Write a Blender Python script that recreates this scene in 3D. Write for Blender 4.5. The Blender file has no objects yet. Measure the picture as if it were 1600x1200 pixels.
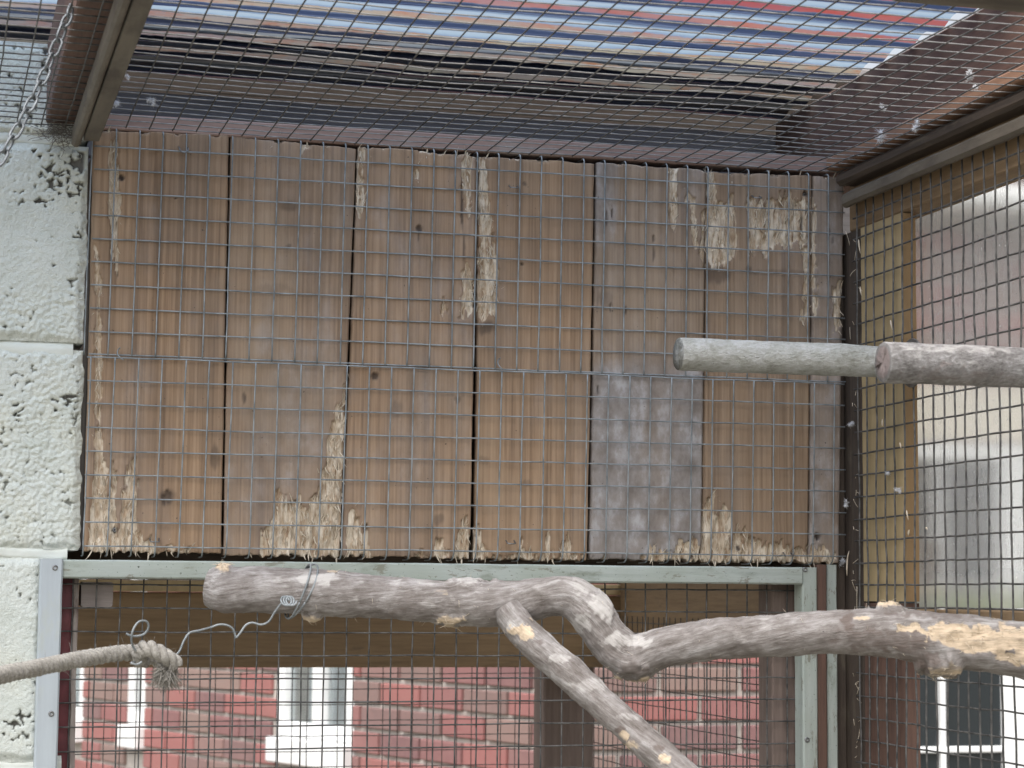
import bpy, bmesh, math, random
import numpy as np
from mathutils import Vector, Matrix

random.seed(7); RNG = np.random.default_rng(11)
S = bpy.context.scene

# ------------------------------------------------------------------ camera
F = 3357.0                                   # focal length in pixels of a 1600 px wide frame
_y = np.array([-920, -325, -F]); _y /= np.linalg.norm(_y)
_x = np.array([12400, -431, -F]); _x -= _y * (_x @ _y); _x /= np.linalg.norm(_x)
ROT = np.array([_x, _y, np.cross(_x, _y)])   # world = ROT @ camera
EYE = np.array([0, 0, 1.6])
cam = bpy.data.cameras.new('camera'); cam.sensor_width = 36; cam.lens = F / 1600 * 36
cam.clip_start = 0.05; cam.clip_end = 2000
co = bpy.data.objects.new('camera', cam); S.collection.objects.link(co)
M = Matrix([[*ROT[i], EYE[i]] for i in range(3)] + [[0, 0, 0, 1]])
co.matrix_world = M; S.camera = co
cam.dof.use_dof = True; cam.dof.focus_distance = 2.42; cam.dof.aperture_fstop = 15

# ------------------------------------------------------------------ sky, sun, exposure
SUN_EL, SUN_AZ = math.radians(62), math.radians(215)   # azimuth clockwise from +Y
W = bpy.data.worlds.new('World'); S.world = W; W.use_nodes = True
nt = W.node_tree; nt.nodes.clear()
sky = nt.nodes.new('ShaderNodeTexSky'); sky.sky_type = 'NISHITA'; sky.sun_disc = False
sky.sun_elevation = SUN_EL; sky.sun_rotation = SUN_AZ
sky.air_density = 1.0; sky.dust_density = 6.0; sky.ozone_density = 1.0
hs = nt.nodes.new('ShaderNodeHueSaturation'); hs.inputs['Saturation'].default_value = 0.32
bg = nt.nodes.new('ShaderNodeBackground'); bg.inputs[1].default_value = 0.15
wo = nt.nodes.new('ShaderNodeOutputWorld')
nt.links.new(sky.outputs[0], hs.inputs['Color']); nt.links.new(hs.outputs[0], bg.inputs[0]); nt.links.new(bg.outputs[0], wo.inputs[0])
sl = bpy.data.lights.new('sun', 'SUN'); sl.energy = 1.5; sl.angle = math.radians(110); sl.color = (1, 0.97, 0.93)
so = bpy.data.objects.new('sun', sl); S.collection.objects.link(so)
sd = Vector((math.sin(SUN_AZ) * math.cos(SUN_EL), math.cos(SUN_AZ) * math.cos(SUN_EL), math.sin(SUN_EL)))
so.rotation_euler = (-sd).to_track_quat('-Z', 'Y').to_euler()
S.view_settings.view_transform = 'Standard'; S.view_settings.look = 'None'
S.view_settings.exposure = 0.82; S.view_settings.gamma = 1; S.view_settings.use_curve_mapping = False
S.cycles.use_denoising = True; S.cycles.max_bounces = 10; S.cycles.transparent_max_bounces = 24

# ------------------------------------------------------------------ helpers
def ray(px, py): return ROT @ np.array([px - 800, -(py - 600), -F])
def U(px, py, ax, v):
    """point of the plane ax = v seen at a photograph pixel"""
    i = 'XYZ'.index(ax); d = ray(px, py); return EYE + d * ((v - EYE[i]) / d[i])
def proj(p):
    c = ROT.T @ (np.asarray(p, float) - EYE); return 800 - c[0] / c[2] * F, 600 + c[1] / c[2] * F

def _hash(i, j, k, seed):
    h = (i * 374761393 + j * 668265263 + k * 2147483647 + seed * 974634777) & 0xffffffff
    h = ((h ^ (h >> 13)) * 1274126177) & 0xffffffff
    h = ((h ^ (h >> 16)) * 2246822519) & 0xffffffff
    return ((h ^ (h >> 15)) & 0xffffff) / float(0xffffff)
def vnoise(p, seed=0):
    p = np.asarray(p, float); i = np.floor(p).astype(np.int64); f = p - i; f = f * f * (3 - 2 * f)
    r = 0
    for a in (0, 1):
        for b in (0, 1):
            for c in (0, 1):
                w = (f[:, 0] if a else 1 - f[:, 0]) * (f[:, 1] if b else 1 - f[:, 1]) * (f[:, 2] if c else 1 - f[:, 2])
                r = r + w * _hash(i[:, 0] + a, i[:, 1] + b, i[:, 2] + c, seed)
    return r
def fbm(p, seed=0, oct=4):
    p = np.asarray(p, float); r = 0; a = 1; t = 0
    for o in range(oct):
        r = r + a * vnoise(p * 2 ** o + 17.3 * o, seed + o); t += a; a *= .5
    return r / t
def worley(p, seed=0):
    """distance to nearest jittered point, 2-D on the first two columns"""
    p = np.asarray(p, float)[:, :2]; i = np.floor(p).astype(np.int64); best = np.full(len(p), 9.)
    z = np.zeros(len(p), np.int64)
    for a in (-1, 0, 1):
        for b in (-1, 0, 1):
            x = i[:, 0] + a; y = i[:, 1] + b
            d = np.hypot(x + _hash(x, y, z, seed) - p[:, 0], y + _hash(x, y, z + 1, seed) - p[:, 1])
            best = np.minimum(best, d)
    return best
def smooth(x, a, b):
    t = np.clip((x - a) / (b - a), 0, 1); return t * t * (3 - 2 * t)

def empty(name, loc, label=None, cat=None, group=None):
    o = bpy.data.objects.new(name, None); S.collection.objects.link(o); o.location = loc; o.empty_display_size = .05
    tag(o, label, cat, group); return o
def tag(o, label=None, cat=None, group=None, kind=None):
    for k, v in (('label', label), ('category', cat), ('group', group), ('kind', kind)):
        if v: o[k] = v
    return o
def link(name, me, mat, parent=None, smooth_=True):
    o = bpy.data.objects.new(name, me); S.collection.objects.link(o)
    if mat and not me.materials: me.materials.append(mat)
    if smooth_: me.polygons.foreach_set('use_smooth', [True] * len(me.polygons))
    if parent:
        o.parent = parent
        # parents only carry translations: keep this mesh's world coordinates
        off = Vector((0, 0, 0)); p = parent
        while p: off += p.location; p = p.parent
        o.location = -off
    return o
def pydata(name, v, f, mat, parent=None, smooth_=True):
    me = bpy.data.meshes.new(name); me.from_pydata([tuple(a) for a in v], [], [tuple(a) for a in f]); me.update()
    return link(name, me, mat, parent, smooth_)

def tube_geo(pts, rad, sides=6, cap=True, v0=0):
    pts = np.asarray(pts, float); n = len(pts); rad = np.broadcast_to(np.asarray(rad, float), (n,))
    t = np.gradient(pts, axis=0); t /= np.linalg.norm(t, axis=1)[:, None] + 1e-12
    u = np.cross(t[0], [0.13, 0.21, 1.0]); 
    if np.linalg.norm(u) < .05: u = np.cross(t[0], [1.0, 0.1, 0.2])
    V = []
    a = np.arange(sides) / sides * 2 * math.pi
    for i in range(n):
        u = u - t[i] * (u @ t[i]); u /= np.linalg.norm(u); w = np.cross(t[i], u)
        V.append(pts[i] + rad[i] * (np.cos(a)[:, None] * u + np.sin(a)[:, None] * w))
    V = np.concatenate(V); Fc = []
    for i in range(n - 1):
        for k in range(sides):
            k2 = (k + 1) % sides
            Fc.append((v0 + i * sides + k, v0 + i * sides + k2, v0 + (i + 1) * sides + k2, v0 + (i + 1) * sides + k))
    if cap:
        Fc.append(tuple(v0 + k for k in range(sides))[::-1]); Fc.append(tuple(v0 + (n - 1) * sides + k for k in range(sides)))
    return V, Fc
def tube(name, pts, rad, mat, parent=None, sides=6):
    v, f = tube_geo(pts, rad, sides); return pydata(name, v, f, mat, parent)
class MB:
    def __init__(s): s.v = []; s.f = []; s.n = 0
    def add(s, v, f, rel=True):
        s.f += [tuple(a + s.n for a in q) for q in f]; s.v.append(np.asarray(v)); s.n += len(v)
    def tube(s, pts, rad, sides=6): s.add(*tube_geo(pts, rad, sides))
    def build(s, name, mat, parent=None, smooth_=True): return pydata(name, np.concatenate(s.v), s.f, mat, parent, smooth_)
def spline(P, n):
    P = np.asarray(P, float); m = len(P); Q = np.vstack([2 * P[0] - P[1], P, 2 * P[-1] - P[-2]])
    out = []
    for t in np.linspace(0, m - 1, n):
        i = min(int(t), m - 2); u = t - i; a, b, c, d = Q[i:i + 4]
        out.append(.5 * (2 * b + (c - a) * u + (2 * a - 5 * b + 4 * c - d) * u * u + (3 * b - a - 3 * c + d) * u ** 3))
    return np.array(out)

_seed = [100]
def timber(name, lo, hi, mat, parent=None, ch=.0018, jit=.0007, seg=None, skew=None):
    """sawn piece of wood: chamfered box swept along its longest side with uneven edges"""
    lo = np.asarray(lo, float); hi = np.asarray(hi, float); d = hi - lo; ax = int(np.argmax(d)); b, c = [i for i in range(3) if i != ax]
    if (ax, b, c) in ((1, 0, 2),): b, c = c, b
    L = d[ax]; n = seg or max(4, int(L / .02)); _seed[0] += 7; sd_ = _seed[0]
    ch = min(ch, d[b] * .3, d[c] * .3)
    # cross-section with extra points on each side so that the faces can be uneven
    hb, hc = d[b] / 2, d[c] / 2
    ring = [(-hb + ch, -hc), (0, -hc), (hb - ch, -hc), (hb, -hc + ch), (hb, 0), (hb, hc - ch), (hb - ch, hc), (0, hc), (-hb + ch, hc), (-hb, hc - ch), (-hb, 0), (-hb, -hc + ch)]
    k = len(ring); V = np.zeros(((n + 1) * k, 3)); mid = (lo + hi) / 2
    for i in range(n + 1):
        t = i / n
        for j, (p, q) in enumerate(ring):
            w = V[i * k + j]; w[ax] = lo[ax] + L * t; w[b] = mid[b] + p; w[c] = mid[c] + q
            if skew is not None: w += np.asarray(skew) * (t - .5)
    nz = np.stack([fbm(V * 38, sd_ + m, 3) - .5 for m in range(3)], 1) * 2 * jit
    nz[:, ax] *= .5; V += nz
    Fc = []
    for i in range(n):
        for j in range(k):
            j2 = (j + 1) % k; Fc.append((i * k + j, i * k + j2, (i + 1) * k + j2, (i + 1) * k + j))
    Fc.append(tuple(range(k))[::-1]); Fc.append(tuple(n * k + j for j in range(k)))
    o = pydata(name, V, Fc, mat, parent, False)
    return o
def screw(parent, p, ax, r=.0032, mat=None):
    """countersunk screw head facing -Y (ax='Y') or -X"""
    mb = MB(); a = np.arange(12) / 12 * 2 * math.pi; prof = [(r, .0006), (r * .93, -.0008), (r * .45, -.001), (r * .38, .0002), (0.0002, .0003)]
    V = []
    for rr, dd in prof:
        for t in a:
            q = np.array([rr * math.cos(t), dd, rr * math.sin(t)]) if ax == 'Y' else np.array([dd, rr * math.cos(t), rr * math.sin(t)])
            V.append(np.asarray(p) + q)
    Fc = [(i * 12 + k, i * 12 + (k + 1) % 12, (i + 1) * 12 + (k + 1) % 12, (i + 1) * 12 + k) for i in range(len(prof) - 1) for k in range(12)]
    return pydata('screw', V, Fc, mat, parent)

# ------------------------------------------------------------------ materials
class Mat:
    def __init__(s, name):
        s.m = bpy.data.materials.new(name); s.m.use_nodes = True; s.t = s.m.node_tree; s.b = s.t.nodes['Principled BSDF']; s.out = s.t.nodes['Material Output']
        s.tc = s.n('ShaderNodeTexCoord').outputs['Object']
    def n(s, k, **kw):
        x = s.t.nodes.new(k)
        for a, b in kw.items(): setattr(x, a, b)
        return x
    def l(s, a, b): s.t.links.new(a, b)
    def coord(s, scale):
        m = s.n('ShaderNodeMapping'); m.inputs['Scale'].default_value = scale; s.l(s.tc, m.inputs[0]); return m.outputs[0]
    def noise(s, scale, detail=4, rough=.55, sc=(1, 1, 1), dist=0):
        x = s.n('ShaderNodeTexNoise'); x.inputs['Scale'].default_value = scale; x.inputs['Detail'].default_value = detail
        x.inputs['Roughness'].default_value = rough; x.inputs['Distortion'].default_value = dist
        s.l(s.coord(sc), x.inputs['Vector']); return x.outputs[0]
    def ramp(s, fac, stops):
        r = s.n('ShaderNodeValToRGB'); e = r.color_ramp.elements
        c4 = lambda c: (*c, 1) if len(c) == 3 else c
        e[0].position = stops[0][0]; e[0].color = c4(stops[0][1]); e[1].position = stops[-1][0]; e[1].color = c4(stops[-1][1])
        for p, c in stops[1:-1]: q = e.new(p); q.color = c4(c)
        s.l(fac, r.inputs[0]); return r.outputs[0]
    def gray(s, fac, a, b): return s.ramp(fac, [(a, (0, 0, 0)), (b, (1, 1, 1))])
    def mix(s, fac, a, b, mode='MIX'):
        x = s.n('ShaderNodeMix', data_type='RGBA', blend_type=mode)
        for i, v in ((0, fac), (6, a), (7, b)):
            if isinstance(v, bpy.types.NodeSocket): s.l(v, x.inputs[i])
            elif isinstance(v, (int, float)): x.inputs[i].default_value = v
            else: x.inputs[i].default_value = (*v, 1)
        return x.outputs[2]
    def math(s, op, a, b=0.):
        x = s.n('ShaderNodeMath', operation=op, use_clamp=False)
        for i, v in ((0, a), (1, b)):
            if isinstance(v, bpy.types.NodeSocket): s.l(v, x.inputs[i])
            else: x.inputs[i].default_value = v
        return x.outputs[0]
    def attr(s, name):
        x = s.n('ShaderNodeAttribute'); x.attribute_name = name; return x.outputs['Fac']
    def bump(s, h, strength=.3, dist=.002):
        x = s.n('ShaderNodeBump'); x.inputs['Strength'].default_value = strength; x.inputs['Distance'].default_value = dist; s.l(h, x.inputs['Height'])
        s.l(x.outputs[0], s.b.inputs['Normal']); return x
    def color(s, c):
        if isinstance(c, bpy.types.NodeSocket): s.l(c, s.b.inputs['Base Color'])
        else: s.b.inputs['Base Color'].default_value = (*c, 1)
    def set(s, **k):
        for a, v in k.items(): s.b.inputs[a.replace('_', ' ')].default_value = v
        return s
    def rand(s):
        return s.n('ShaderNodeObjectInfo').outputs['Random']

AX = {'X': (.06, 1, 1), 'Y': (1, .06, 1), 'Z': (1, 1, .06)}
def wood(name, c1, c2, axis, dirt=None, dirt_lo=.5, dirt_hi=.7, grain=210, rough=.8, bump=.35, spots=None):
    m = Mat(name); g = m.noise(grain, 6, .65, AX[axis], .25); g2 = m.noise(grain * .17, 4, .6, AX[axis], .6)
    f = m.math('ADD', m.math('MULTIPLY', g, .55), m.math('MULTIPLY', g2, .5))
    c = m.ramp(f, [(.36, c2), (.6, c1)])
    big = m.noise(14, 5, .6, AX[axis])
    c = m.mix(m.gray(big, .3, .75), m.mix(1, c, (.78, .78, .8), 'MULTIPLY'), c)
    if dirt: c = m.mix(m.gray(m.noise(26, 7, .68, tuple(.35 if q < 1 else 1 for q in AX[axis])), dirt_lo, dirt_hi), c, dirt)
    if spots:
        c = m.mix(m.gray(m.noise(330, 3, .6), .66, .72), c, spots)
        chip = m.gray(m.noise(75, 7, .75, tuple(.3 if q < 1 else 1 for q in AX[axis]), .5), .57, .60); c = m.mix(m.math('MULTIPLY', chip, .75), c, (.17, .155, .12))
        c = m.mix(m.math('MULTIPLY', m.gray(m.noise(8, 4, .6), .5, .75), .45), c, (.2, .235, .16))
    m.color(c); m.set(Roughness=rough); m.bump(m.math('ADD', g, m.math('MULTIPLY', g2, .6)), bump, .0015)
    return m.m

def mk_plank():
    m = Mat('rough_sawn_plank')
    saw = m.noise(360, 2, .45, (1, 1, .006)); g = m.noise(150, 6, .62, (1, 1, .045), .4); g2 = m.noise(22, 5, .6, (1, 1, .1), .8)
    f = m.math('ADD', m.math('MULTIPLY', saw, .40), m.math('ADD', m.math('MULTIPLY', g, .42), m.math('MULTIPLY', g2, .22)))
    c = m.ramp(f, [(.37, (.165, .111, .072)), (.50, (.275, .193, .127)), (.66, (.37, .272, .188))])
    r = m.rand(); c = m.mix(r, m.mix(1, c, (.90, .91, .93), 'MULTIPLY'), m.mix(1, c, (1.08, 1.0, .92), 'MULTIPLY'))
    blot = m.gray(m.noise(13, 6, .62, (1, 1, .45)), .42, .72)
    c = m.mix(m.math('MULTIPLY', blot, .6), c, (.175, .135, .105))
    pale = m.gray(m.noise(9, 5, .6, (1, 1, .5), .3), .52, .75); c = m.mix(m.math('MULTIPLY', pale, .38), c, (.37, .29, .2))
    gm = m.ramp(m.noise(48, 6, .65, (1, 1, .6)), [(.35, (.20, .172, .155)), (.52, (.275, .25, .238)), (.66, (.40, .39, .40))])
    c = m.mix(m.attr('grey'), c, gm)
    cw = m.ramp(m.noise(170, 5, .7, (1, 1, .16), .3), [(.33, (.24, .155, .095)), (.46, (.47, .365, .26)), (.60, (.68, .60, .49))])
    ce = m.math('ADD', m.attr('chew'), m.math('MULTIPLY', m.math('SUBTRACT', m.noise(260, 4, .6, (1, 1, .1)), .5), .8)); c = m.mix(m.gray(ce, .38, .62), c, cw)
    c = m.mix(m.attr('dark'), c, (.045, .033, .028))
    c = m.mix(m.gray(m.noise(240, 2, .5), .74, .78), c, (.08, .06, .05))
    m.color(c); m.set(Roughness=.85)
    h = m.math('ADD', m.math('ADD', m.math('MULTIPLY', saw, .8), g), m.math('MULTIPLY', m.math('MULTIPLY', m.noise(240, 5, .7, (1, 1, .2), .5), m.attr('chew')), 4.)); m.bump(h, .45, .0012); return m.m

def mk_wire():
    m = Mat('galvanised_wire'); c = m.ramp(m.noise(60, 4), [(.35, (.16, .18, .19)), (.65, (.31, .335, .35))]); m.color(c); m.set(Metallic=.25, Roughness=.5); return m.m
def mk_dullwire(name='weathered_wire', a=(.05, .05, .05), b=(.16, .155, .15)):
    m = Mat(name); c = m.ramp(m.noise(90, 4), [(.35, a), (.68, b)]); m.color(c); m.set(Metallic=.3, Roughness=.6); return m.m
def mk_block():
    m = Mat('white_painted_block'); n1 = m.noise(22, 6, .6); n2 = m.noise(240, 5, .6)
    c = m.ramp(n1, [(.3, (.53, .565, .52)), (.6, (.60, .63, .595))])
    c = m.mix(m.math('MULTIPLY', m.gray(m.noise(11, 6, .7), .5, .75), .7), c, (.55, .55, .43)); c = m.mix(m.gray(m.noise(420, 3, .6), .68, .74), c, (.36, .36, .32))
    c = m.mix(m.attr('pore'), c, (.075, .065, .058)); m.color(c); m.set(Roughness=.65); m.bump(m.math('ADD', n2, m.noise(600, 3, .6)), .7, .0018); return m.m  # pore mask paints the shade inside the pits into the colour
def mk_brick():
    m = Mat('house_brick'); r = m.rand()
    c = m.ramp(r, [(0, (.31, .125, .115)), (.2, (.33, .125, .118)), (.34, (.18, .105, .108)), (.48, (.225, .165, .145)), (.6, (.255, .185, .16)), (.72, (.235, .13, .125)), (.84, (.33, .125, .118)), (1, (.155, .095, .10))])
    r2 = m.noise(40, 5, .7); c = m.mix(m.math('MULTIPLY', m.gray(r2, .3, .75), .45), c, (.3, .17, .15)); m.color(c); m.set(Roughness=.85); m.bump(m.noise(260, 4), .4, .002); return m.m
def flat(name, c, rough=.6, var=.12, sc=30, **k):
    m = Mat(name); n = m.noise(sc, 6, .62); m.color(m.mix(m.gray(n, .3, .7), tuple(q * (1 - var) for q in c), tuple(min(1, q * (1 + var)) for q in c))); m.set(Roughness=rough, **k); m.bump(m.noise(sc * 9, 4), .15, .001); return m.m
def mk_glass(name, tint=(.9, .95, .95), rough=.02):
    m = Mat(name); m.color(tint); m.set(Transmission_Weight=.92, Roughness=rough, IOR=1.45); return m.m
def mk_sheet():
    m = Mat('cloudy_plastic_sheet'); m.color((.93, .95, .94)); m.set(Roughness=.075, IOR=1.25, Transmission_Weight=1.0)
    df = m.n('ShaderNodeBsdfDiffuse'); df.inputs[0].default_value = (.75, .75, .74, 1); tl = m.n('ShaderNodeBsdfTranslucent'); tl.inputs[0].default_value = (.9, .9, .9, 1)
    mx = m.n('ShaderNodeMixShader'); mx.inputs[0].default_value = .5; m.l(df.outputs[0], mx.inputs[1]); m.l(tl.outputs[0], mx.inputs[2])
    m2 = m.n('ShaderNodeMixShader'); n = m.noise(14, 7, .7, (1, 1, .35)); sp = m.gray(m.noise(150, 2, .5), .72, .76)
    fac = m.math('ADD', m.math('MULTIPLY', m.gray(n, .3, .75), .13), m.math('ADD', .20, m.math('MULTIPLY', sp, .3)))
    spz = m.n('ShaderNodeSeparateXYZ'); m.l(m.tc, spz.inputs[0]); al = m.math('ADD', spz.outputs[2], m.math('MULTIPLY', m.math('SUBTRACT', m.noise(40, 5, .7), .5), .03))
    alg = m.ramp(m.math('MULTIPLY', m.math('SUBTRACT', al, 1.585), 20.), [(.25, (.42, .50, .22)), (.8, (.75, .75, .74))]); m.l(alg, df.inputs[0])
    algf = m.math('MULTIPLY', m.gray(m.math('MULTIPLY', m.math('SUBTRACT', 1.632, al), 30.), .0, 1.), .35); fac = m.math('MINIMUM', m.math('ADD', fac, algf), .9)
    m.l(fac, m2.inputs[0]); m.l(m.b.outputs[0], m2.inputs[1]); m.l(mx.outputs[0], m2.inputs[2]); m.l(m2.outputs[0], m.out.inputs[0]); return m.m
def mk_corr():
    """clear corrugated plastic: clean crowns, navy bands painted in for refraction, stained valleys"""
    m = Mat('stained_corrugated_plastic'); sp = m.n('ShaderNodeSeparateXYZ'); m.l(m.tc, sp.inputs[0])
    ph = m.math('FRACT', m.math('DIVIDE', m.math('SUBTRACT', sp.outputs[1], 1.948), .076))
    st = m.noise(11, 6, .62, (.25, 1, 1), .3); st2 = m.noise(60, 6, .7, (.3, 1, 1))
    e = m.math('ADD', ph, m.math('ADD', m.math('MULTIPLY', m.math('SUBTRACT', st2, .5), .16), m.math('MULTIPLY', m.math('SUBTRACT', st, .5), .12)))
    tint = m.ramp(e, [(0, (.36, .47, .62)), (.06, (.70, .80, .88)), (.13, (.62, .76, .86)), (.2, (.40, .50, .66)), (.33, (.22, .27, .38)), (.37, (.07, .10, .19)), (.47, (.09, .12, .22)), (.53, (.25, .31, .45)), (1, (.34, .45, .6))])  # navy stops put the dark of refraction into the transparent colour
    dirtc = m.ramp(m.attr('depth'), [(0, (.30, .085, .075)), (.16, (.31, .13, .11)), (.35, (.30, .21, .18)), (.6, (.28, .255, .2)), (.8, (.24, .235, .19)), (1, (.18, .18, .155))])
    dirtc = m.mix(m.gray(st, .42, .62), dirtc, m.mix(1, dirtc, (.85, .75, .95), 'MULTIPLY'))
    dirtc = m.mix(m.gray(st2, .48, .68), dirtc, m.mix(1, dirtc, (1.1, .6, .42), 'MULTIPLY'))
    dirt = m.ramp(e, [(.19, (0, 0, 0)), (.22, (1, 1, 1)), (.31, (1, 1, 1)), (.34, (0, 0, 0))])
    tr = m.n('ShaderNodeBsdfTransparent'); m.l(tint, tr.inputs[0])
    tl = m.n('ShaderNodeBsdfTranslucent'); m.l(dirtc, tl.inputs[0])
    df = m.n('ShaderNodeBsdfDiffuse'); m.l(dirtc, df.inputs[0])
    gl = m.n('ShaderNodeBsdfGlossy'); gl.inputs[0].default_value = (.75, .85, 1, 1); gl.inputs[1].default_value = .15
    a = m.n('ShaderNodeMixShader'); a.inputs[0].default_value = .25; m.l(tl.outputs[0], a.inputs[1]); m.l(df.outputs[0], a.inputs[2])
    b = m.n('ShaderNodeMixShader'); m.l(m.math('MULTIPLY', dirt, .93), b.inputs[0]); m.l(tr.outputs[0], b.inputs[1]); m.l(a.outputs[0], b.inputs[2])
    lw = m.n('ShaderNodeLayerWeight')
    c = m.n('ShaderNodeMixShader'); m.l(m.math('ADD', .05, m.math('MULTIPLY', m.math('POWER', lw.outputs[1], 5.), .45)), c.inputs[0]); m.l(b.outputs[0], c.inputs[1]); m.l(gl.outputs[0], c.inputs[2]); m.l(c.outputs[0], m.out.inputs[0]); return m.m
def mk_bark(name, cols, pale=(.53, .425, .31), streak=1.):
    m = Mat(name); at = m.n('ShaderNodeAttribute'); at.attribute_name = 'grain'
    def gn(sc, d, r):
        x = m.n('ShaderNodeTexNoise'); x.inputs['Scale'].default_value = sc; x.inputs['Detail'].default_value = d; x.inputs['Roughness'].default_value = r; x.inputs['Distortion'].default_value = .4
        m.l(at.outputs['Vector'], x.inputs['Vector']); return x.outputs[0]
    n = m.noise(30, 6, .65); n2 = gn(150, 6, .7); n3 = gn(420, 4, .7)
    f = m.math('ADD', m.math('MULTIPLY', n, .34), m.math('ADD', m.math('MULTIPLY', n2, .40), m.math('MULTIPLY', n3, .26)))
    c = m.ramp(f, [(.38, cols[0]), (.49, cols[1]), (.60, cols[2])])
    c = m.mix(m.gray(n3, .66, .71), c, tuple(q * .5 for q in cols[0]))
    li = m.math('ADD', m.attr('lichen'), m.math('MULTIPLY', m.math('SUBTRACT', n2, .5), 2.2)); c = m.mix(m.math('MULTIPLY', m.gray(li, .35, 1.05), .7), c, (.53, .51, .49))
    dk = m.math('ADD', m.attr('dark'), m.math('MULTIPLY', m.math('SUBTRACT', n2, .5), 2.0)); c = m.mix(m.math('MULTIPLY', m.gray(dk, .35, .9), .85), c, (.12, .088, .075))
    pw = m.ramp(gn(190, 5, .7), [(.32, tuple(q * .6 for q in pale)), (.48, pale), (.66, tuple(min(1, q * 1.25) for q in pale))])
    cw = m.math('ADD', m.attr('chew'), m.math('MULTIPLY', m.math('SUBTRACT', n2, .5), 1.5)); c = m.mix(m.gray(cw, .42, .8), c, pw)
    m.color(c); m.set(Roughness=.8); m.bump(m.math('ADD', n2, n3), .7 if streak == 1 else 1., .002 * streak); return m.m
def mk_rope():
    m = Mat('grey_cotton_rope'); n = m.noise(500, 4, .7); m.color(m.ramp(n, [(.3, (.2, .185, .165)), (.7, (.42, .40, .365))])); m.set(Roughness=.95); m.bump(n, .6, .001); return m.m

PLANK = mk_plank(); WIRE = mk_wire(); DWIRE = mk_dullwire(); BLOCK = mk_block(); BRICK = mk_brick()
HWIRE = mk_dullwire('lit_weathered_wire', (.14, .14, .14), (.27, .265, .26))  # ceiling cross wires: light from the front put into a paler colour
GREENP = {a: wood('weathered_green_paint_' + a, (.43, .475, .44), (.33, .375, .34), a, (.15, .17, .125), .55, .72, 120, .75, .3, (.05, .06, .045)) for a in 'XZ'}
BLUEP = wood('pale_blue_grey_paint', (.45, .50, .53), (.38, .42, .45), 'Z', (.40, .43, .38), .52, .7, 80, .5, .2, None)
BROWN = {a: wood('brown_timber_' + a, (.34, .235, .135), (.23, .155, .088), a, (.14, .10, .07), .6, .78) for a in 'XYZ'}
REDBR = {a: wood('red_brown_stain_' + a, (.16, .09, .066), (.085, .048, .036), a, (.12, .095, .08), .62, .85) for a in 'XYZ'}
PINK = wood('pinkish_weathered_timber', (.30, .205, .17), (.20, .13, .11), 'X', (.28, .25, .23), .52, .75)
TREAT = wood('treated_yellow_green_timber', (.50, .385, .215), (.40, .305, .165), 'Z', (.37, .32, .20), .55, .8, 100, .75, .2)
TREATX = wood('orange_timber', (.33, .215, .105), (.26, .165, .08), 'Z', None, 0, 0, 100)
GREYB = wood('grey_dark_boards', (.30, .28, .275), (.20, .182, .178), 'X', (.17, .155, .15), .55, .75)
PLATE = wood('warm_brown_plate', (.30, .165, .10), (.19, .105, .07), 'Y', (.15, .10, .085), .52, .75)
GREYW = wood('grey_end_wood', (.33, .29, .27), (.24, .20, .19), 'X', None)
GREYBR = {a: wood('grey_brown_timber_' + a, (.22, .165, .14), (.135, .10, .085), a, (.10, .078, .068), .6, .8) for a in 'XZ'}
OLIVE = {a: wood('olive_grey_batten_' + a, (.18, .155, .12), (.12, .102, .08), a, (.07, .056, .044), .46, .7, 90, .7, .15) for a in 'XYZ'}
DARKT = {a: wood('grimy_dark_timber_' + a, (.095, .07, .052), (.04, .03, .024), a, (.13, .11, .08), .55, .75) for a in 'XYZ'}
MAROON = flat('maroon_paint', (.13, .022, .03), .45, .25, 60); FLAKE = wood('flaking_white_edge', (.55, .52, .47), (.3, .24, .22), 'Z', (.12, .07, .06), .5, .6)
STEEL = flat('dull_screw_steel', (.2, .2, .2), .45, .3, 200, Metallic=.7); ZINC = flat('zinc_chain', (.17, .185, .2), .42, .3, 150, Metallic=.65)
WPVC = flat('white_pvc', (.80, .81, .81), .35, .03, 12); MORTAR = flat('grey_mortar', (.46, .425, .39), .9, .2, 60)
CREAM = flat('cream_concrete', (.62, .57, .48), .8, .08, 25); BMORT = flat('white_painted_mortar', (.60, .63, .59), .6, .06, 25)
PANE = Mat('dark_window_glass'); PANE.color((.02, .026, .03)); PANE.set(Roughness=.06, Specular_IOR_Level=.6); PANE = PANE.m
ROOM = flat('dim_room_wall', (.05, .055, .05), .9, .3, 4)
NETC = flat('grey_blue_net_curtain', (.42, .47, .52), .9, .15, 8)
TILE = flat('brown_roof_tile', (.16, .10, .085), .85, .25, 20)
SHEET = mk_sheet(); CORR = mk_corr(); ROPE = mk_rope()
BARK = mk_bark('grey_bark', [(.105, .087, .076), (.215, .193, .182), (.37, .352, .345)])
DOWEL = mk_bark('pale_grit_perch', [(.25, .25, .215), (.41, .415, .39), (.55, .56, .56)], streak=1.6)
LOGB = mk_bark('grey_log_bark', [(.095, .087, .083), (.24, .23, .228), (.43, .425, .43)], pale=(.30, .25, .245))
FEATH = flat('white_down', (.72, .73, .76), .9, .05); STRAW = flat('pale_wood_fibre', (.64, .555, .44), .85, .2, 90)
WEB = flat('dusty_cobweb', (.17, .155, .14), 1, .3, 80)
GROUND = flat('trodden_ground', (.17, .16, .13), .95, .3, 3)

# ------------------------------------------------------------------ the setting
D = 2.36            # the front of the plank box, metres from the lens
XR = 1.056          # the aviary's right-hand wall
ZC = 2.110          # the mesh ceiling
PITCH = .0256

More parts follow.
